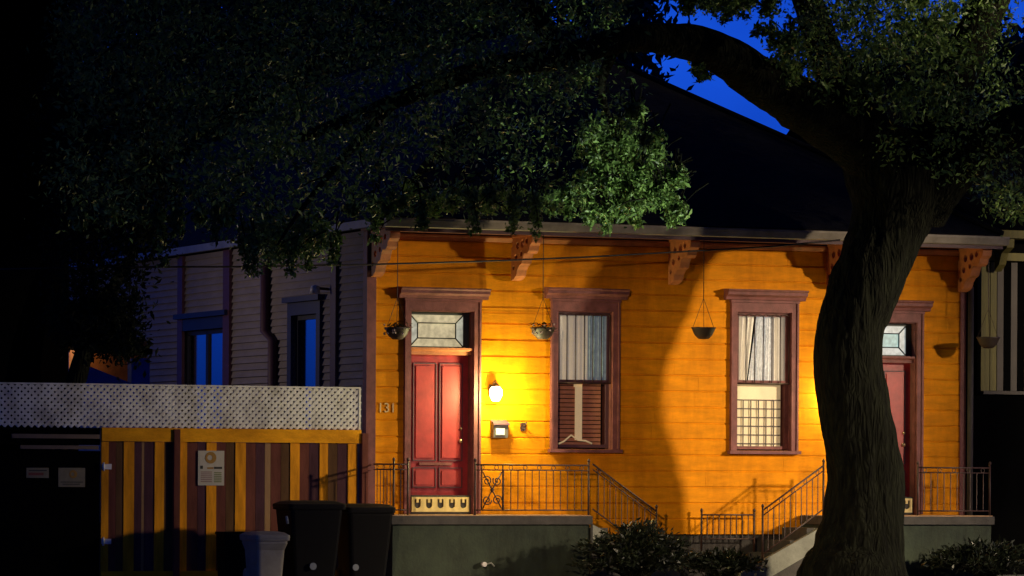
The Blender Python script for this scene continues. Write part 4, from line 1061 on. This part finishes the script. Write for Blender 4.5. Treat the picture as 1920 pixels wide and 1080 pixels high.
# ------------------------------------------------------------------ shrubs in front of the stairs
def shrub(px, ytop, out, rx, rz, n, label, seed):
    c = FP(px, ytop, out); t = thing('shrub', (c.x, -out, 0), label, 'shrub', 'dark shrubs in front of the porch')
    rs = random.Random(seed); st = MB(); lf = MB()
    for k in range(n):
        a_ = rs.uniform(0, 6.28); el = rs.uniform(.05, 1.4); rr = rs.uniform(.75, 1.12)
        tip = Vector((c.x + rx * rr * math.cos(el) * math.cos(a_), -out + rx * .7 * rr * math.cos(el) * math.sin(a_), .12 + (c.z - .12) * rr * (math.sin(el) * .92 + .06)))
        base = Vector((c.x + rs.uniform(-.12, .12), -out + rs.uniform(-.1, .1), 0)); mid = (base + tip) / 2 + Vector((0, 0, .12))
        st.tube([base, mid, tip], [.012, .008, .004], 5)
        for j in range(26):
            f = rs.uniform(.35, 1.03); p = (mid.lerp(tip, (f - .5) * 2) if f > .5 else base.lerp(mid, f * 2)) + Vector((rs.gauss(0, .03), rs.gauss(0, .03), rs.gauss(0, .03)))
            d = ((tip - base).normalized() * .7 + Vector((rs.gauss(0, .6), rs.gauss(0, .6), rs.gauss(0, .5)))).normalized(); L = rs.uniform(.06, .13)
            s_ = d.cross(Vector((rs.gauss(0, 1), rs.gauss(0, 1), rs.gauss(0, 1)))).normalized() * L * .16
            lf.add([p, p + d * L * .45 + s_, p + d * L, p + d * L * .45 - s_], [(0, 1, 2, 3)])
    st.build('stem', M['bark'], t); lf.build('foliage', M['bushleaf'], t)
shrub(1195, 985, 1.75, .90, .9, 230, 'spiky dark shrub between the two porch stairs', 1)
shrub(1355, 1040, 1.6, .60, .5, 110, 'low dark shrub at the foot of the right stairs', 5)
shrub(1850, 1022, 1.6, .95, .6, 200, 'low dark shrub right of the tree trunk at the bottom edge', 8)

up_ = thing('added_leaf_uplight', (UPL[0], UPL[1], 0), 'small added uplight brightening the oak leaves, below the picture', 'lamp')
MB().lathe((UPL[0], UPL[1], -.15), [(0, 0), (.07, 0), (.08, .18), (.06, .19), (.05, .12), (0, .12)], 12).build('housing', M['iron'], up_)
# the row across the street, behind the camera
for i in range(7):
    x0 = -44 + i * 12.5; h = (9.5, 11, 10, 12, 9, 11.5, 10)[i]
    oh = thing('row_house', (x0 + 5.5, -68, 0), ['pale', 'brown', 'grey', 'green', 'white', 'rust', 'blue'][i] + ' unlit house across the street, behind the camera', 'house', 'houses across the street')
    BX(x0, x0 + 12, -74, -64, -.15, h).build('wall', M['brickdark'], oh)
    MB().prism([(x0 - .4, h), (x0 + 12.4, h), (x0 + 6, h + 3.4)], 1, -74.4, -63.6).build('roof', M['darkwall'], oh)
# ------------------------------------------------------------------ lamp posts carrying the street light and the added fill lights
def street_lamp(p, label):
    t = thing('street_lamp', (p[0], p[1], 0), label, 'street lamp')
    MB().lathe((p[0] + .9, p[1], 0), [(0, -.15), (.14, -.15), (.13, .3), (.07, .5), (.05, p[2] - .2), (0, p[2] - .2)], 12).build('pole', M['iron'], t)
    MB().tube([(p[0] + .9, p[1], p[2] - .3), (p[0] + .8, p[1], p[2] + .15), (p[0] + .3, p[1], p[2] + .32), (p[0], p[1], p[2] + .3)], .035, 8).build('arm', M['iron'], t)
    MB().lathe((p[0], p[1], p[2] + .16), [(0, .16), (.1, .14), (.2, .04), (.22, 0), (.2, .0), (.09, .1), (0, .11)], 14).build('hood', M['iron'], t)
    return t
street_lamp(LAMP_A, 'tall street lamp to the right of the picture lighting the orange wall')
street_lamp(FILL_C, 'added lamp for the warm fill light, out of the picture on the left')
yl = thing('side_wall_fill_lamp', (FILL_B[0], FILL_B[1], 0), 'small added fill lamp on a tall pole behind the fence', 'lamp')
MB().tube([(FILL_B[0], FILL_B[1], 0), (FILL_B[0], FILL_B[1], FILL_B[2] - .16)], .025, 8).build('stake', M['iron'], yl)
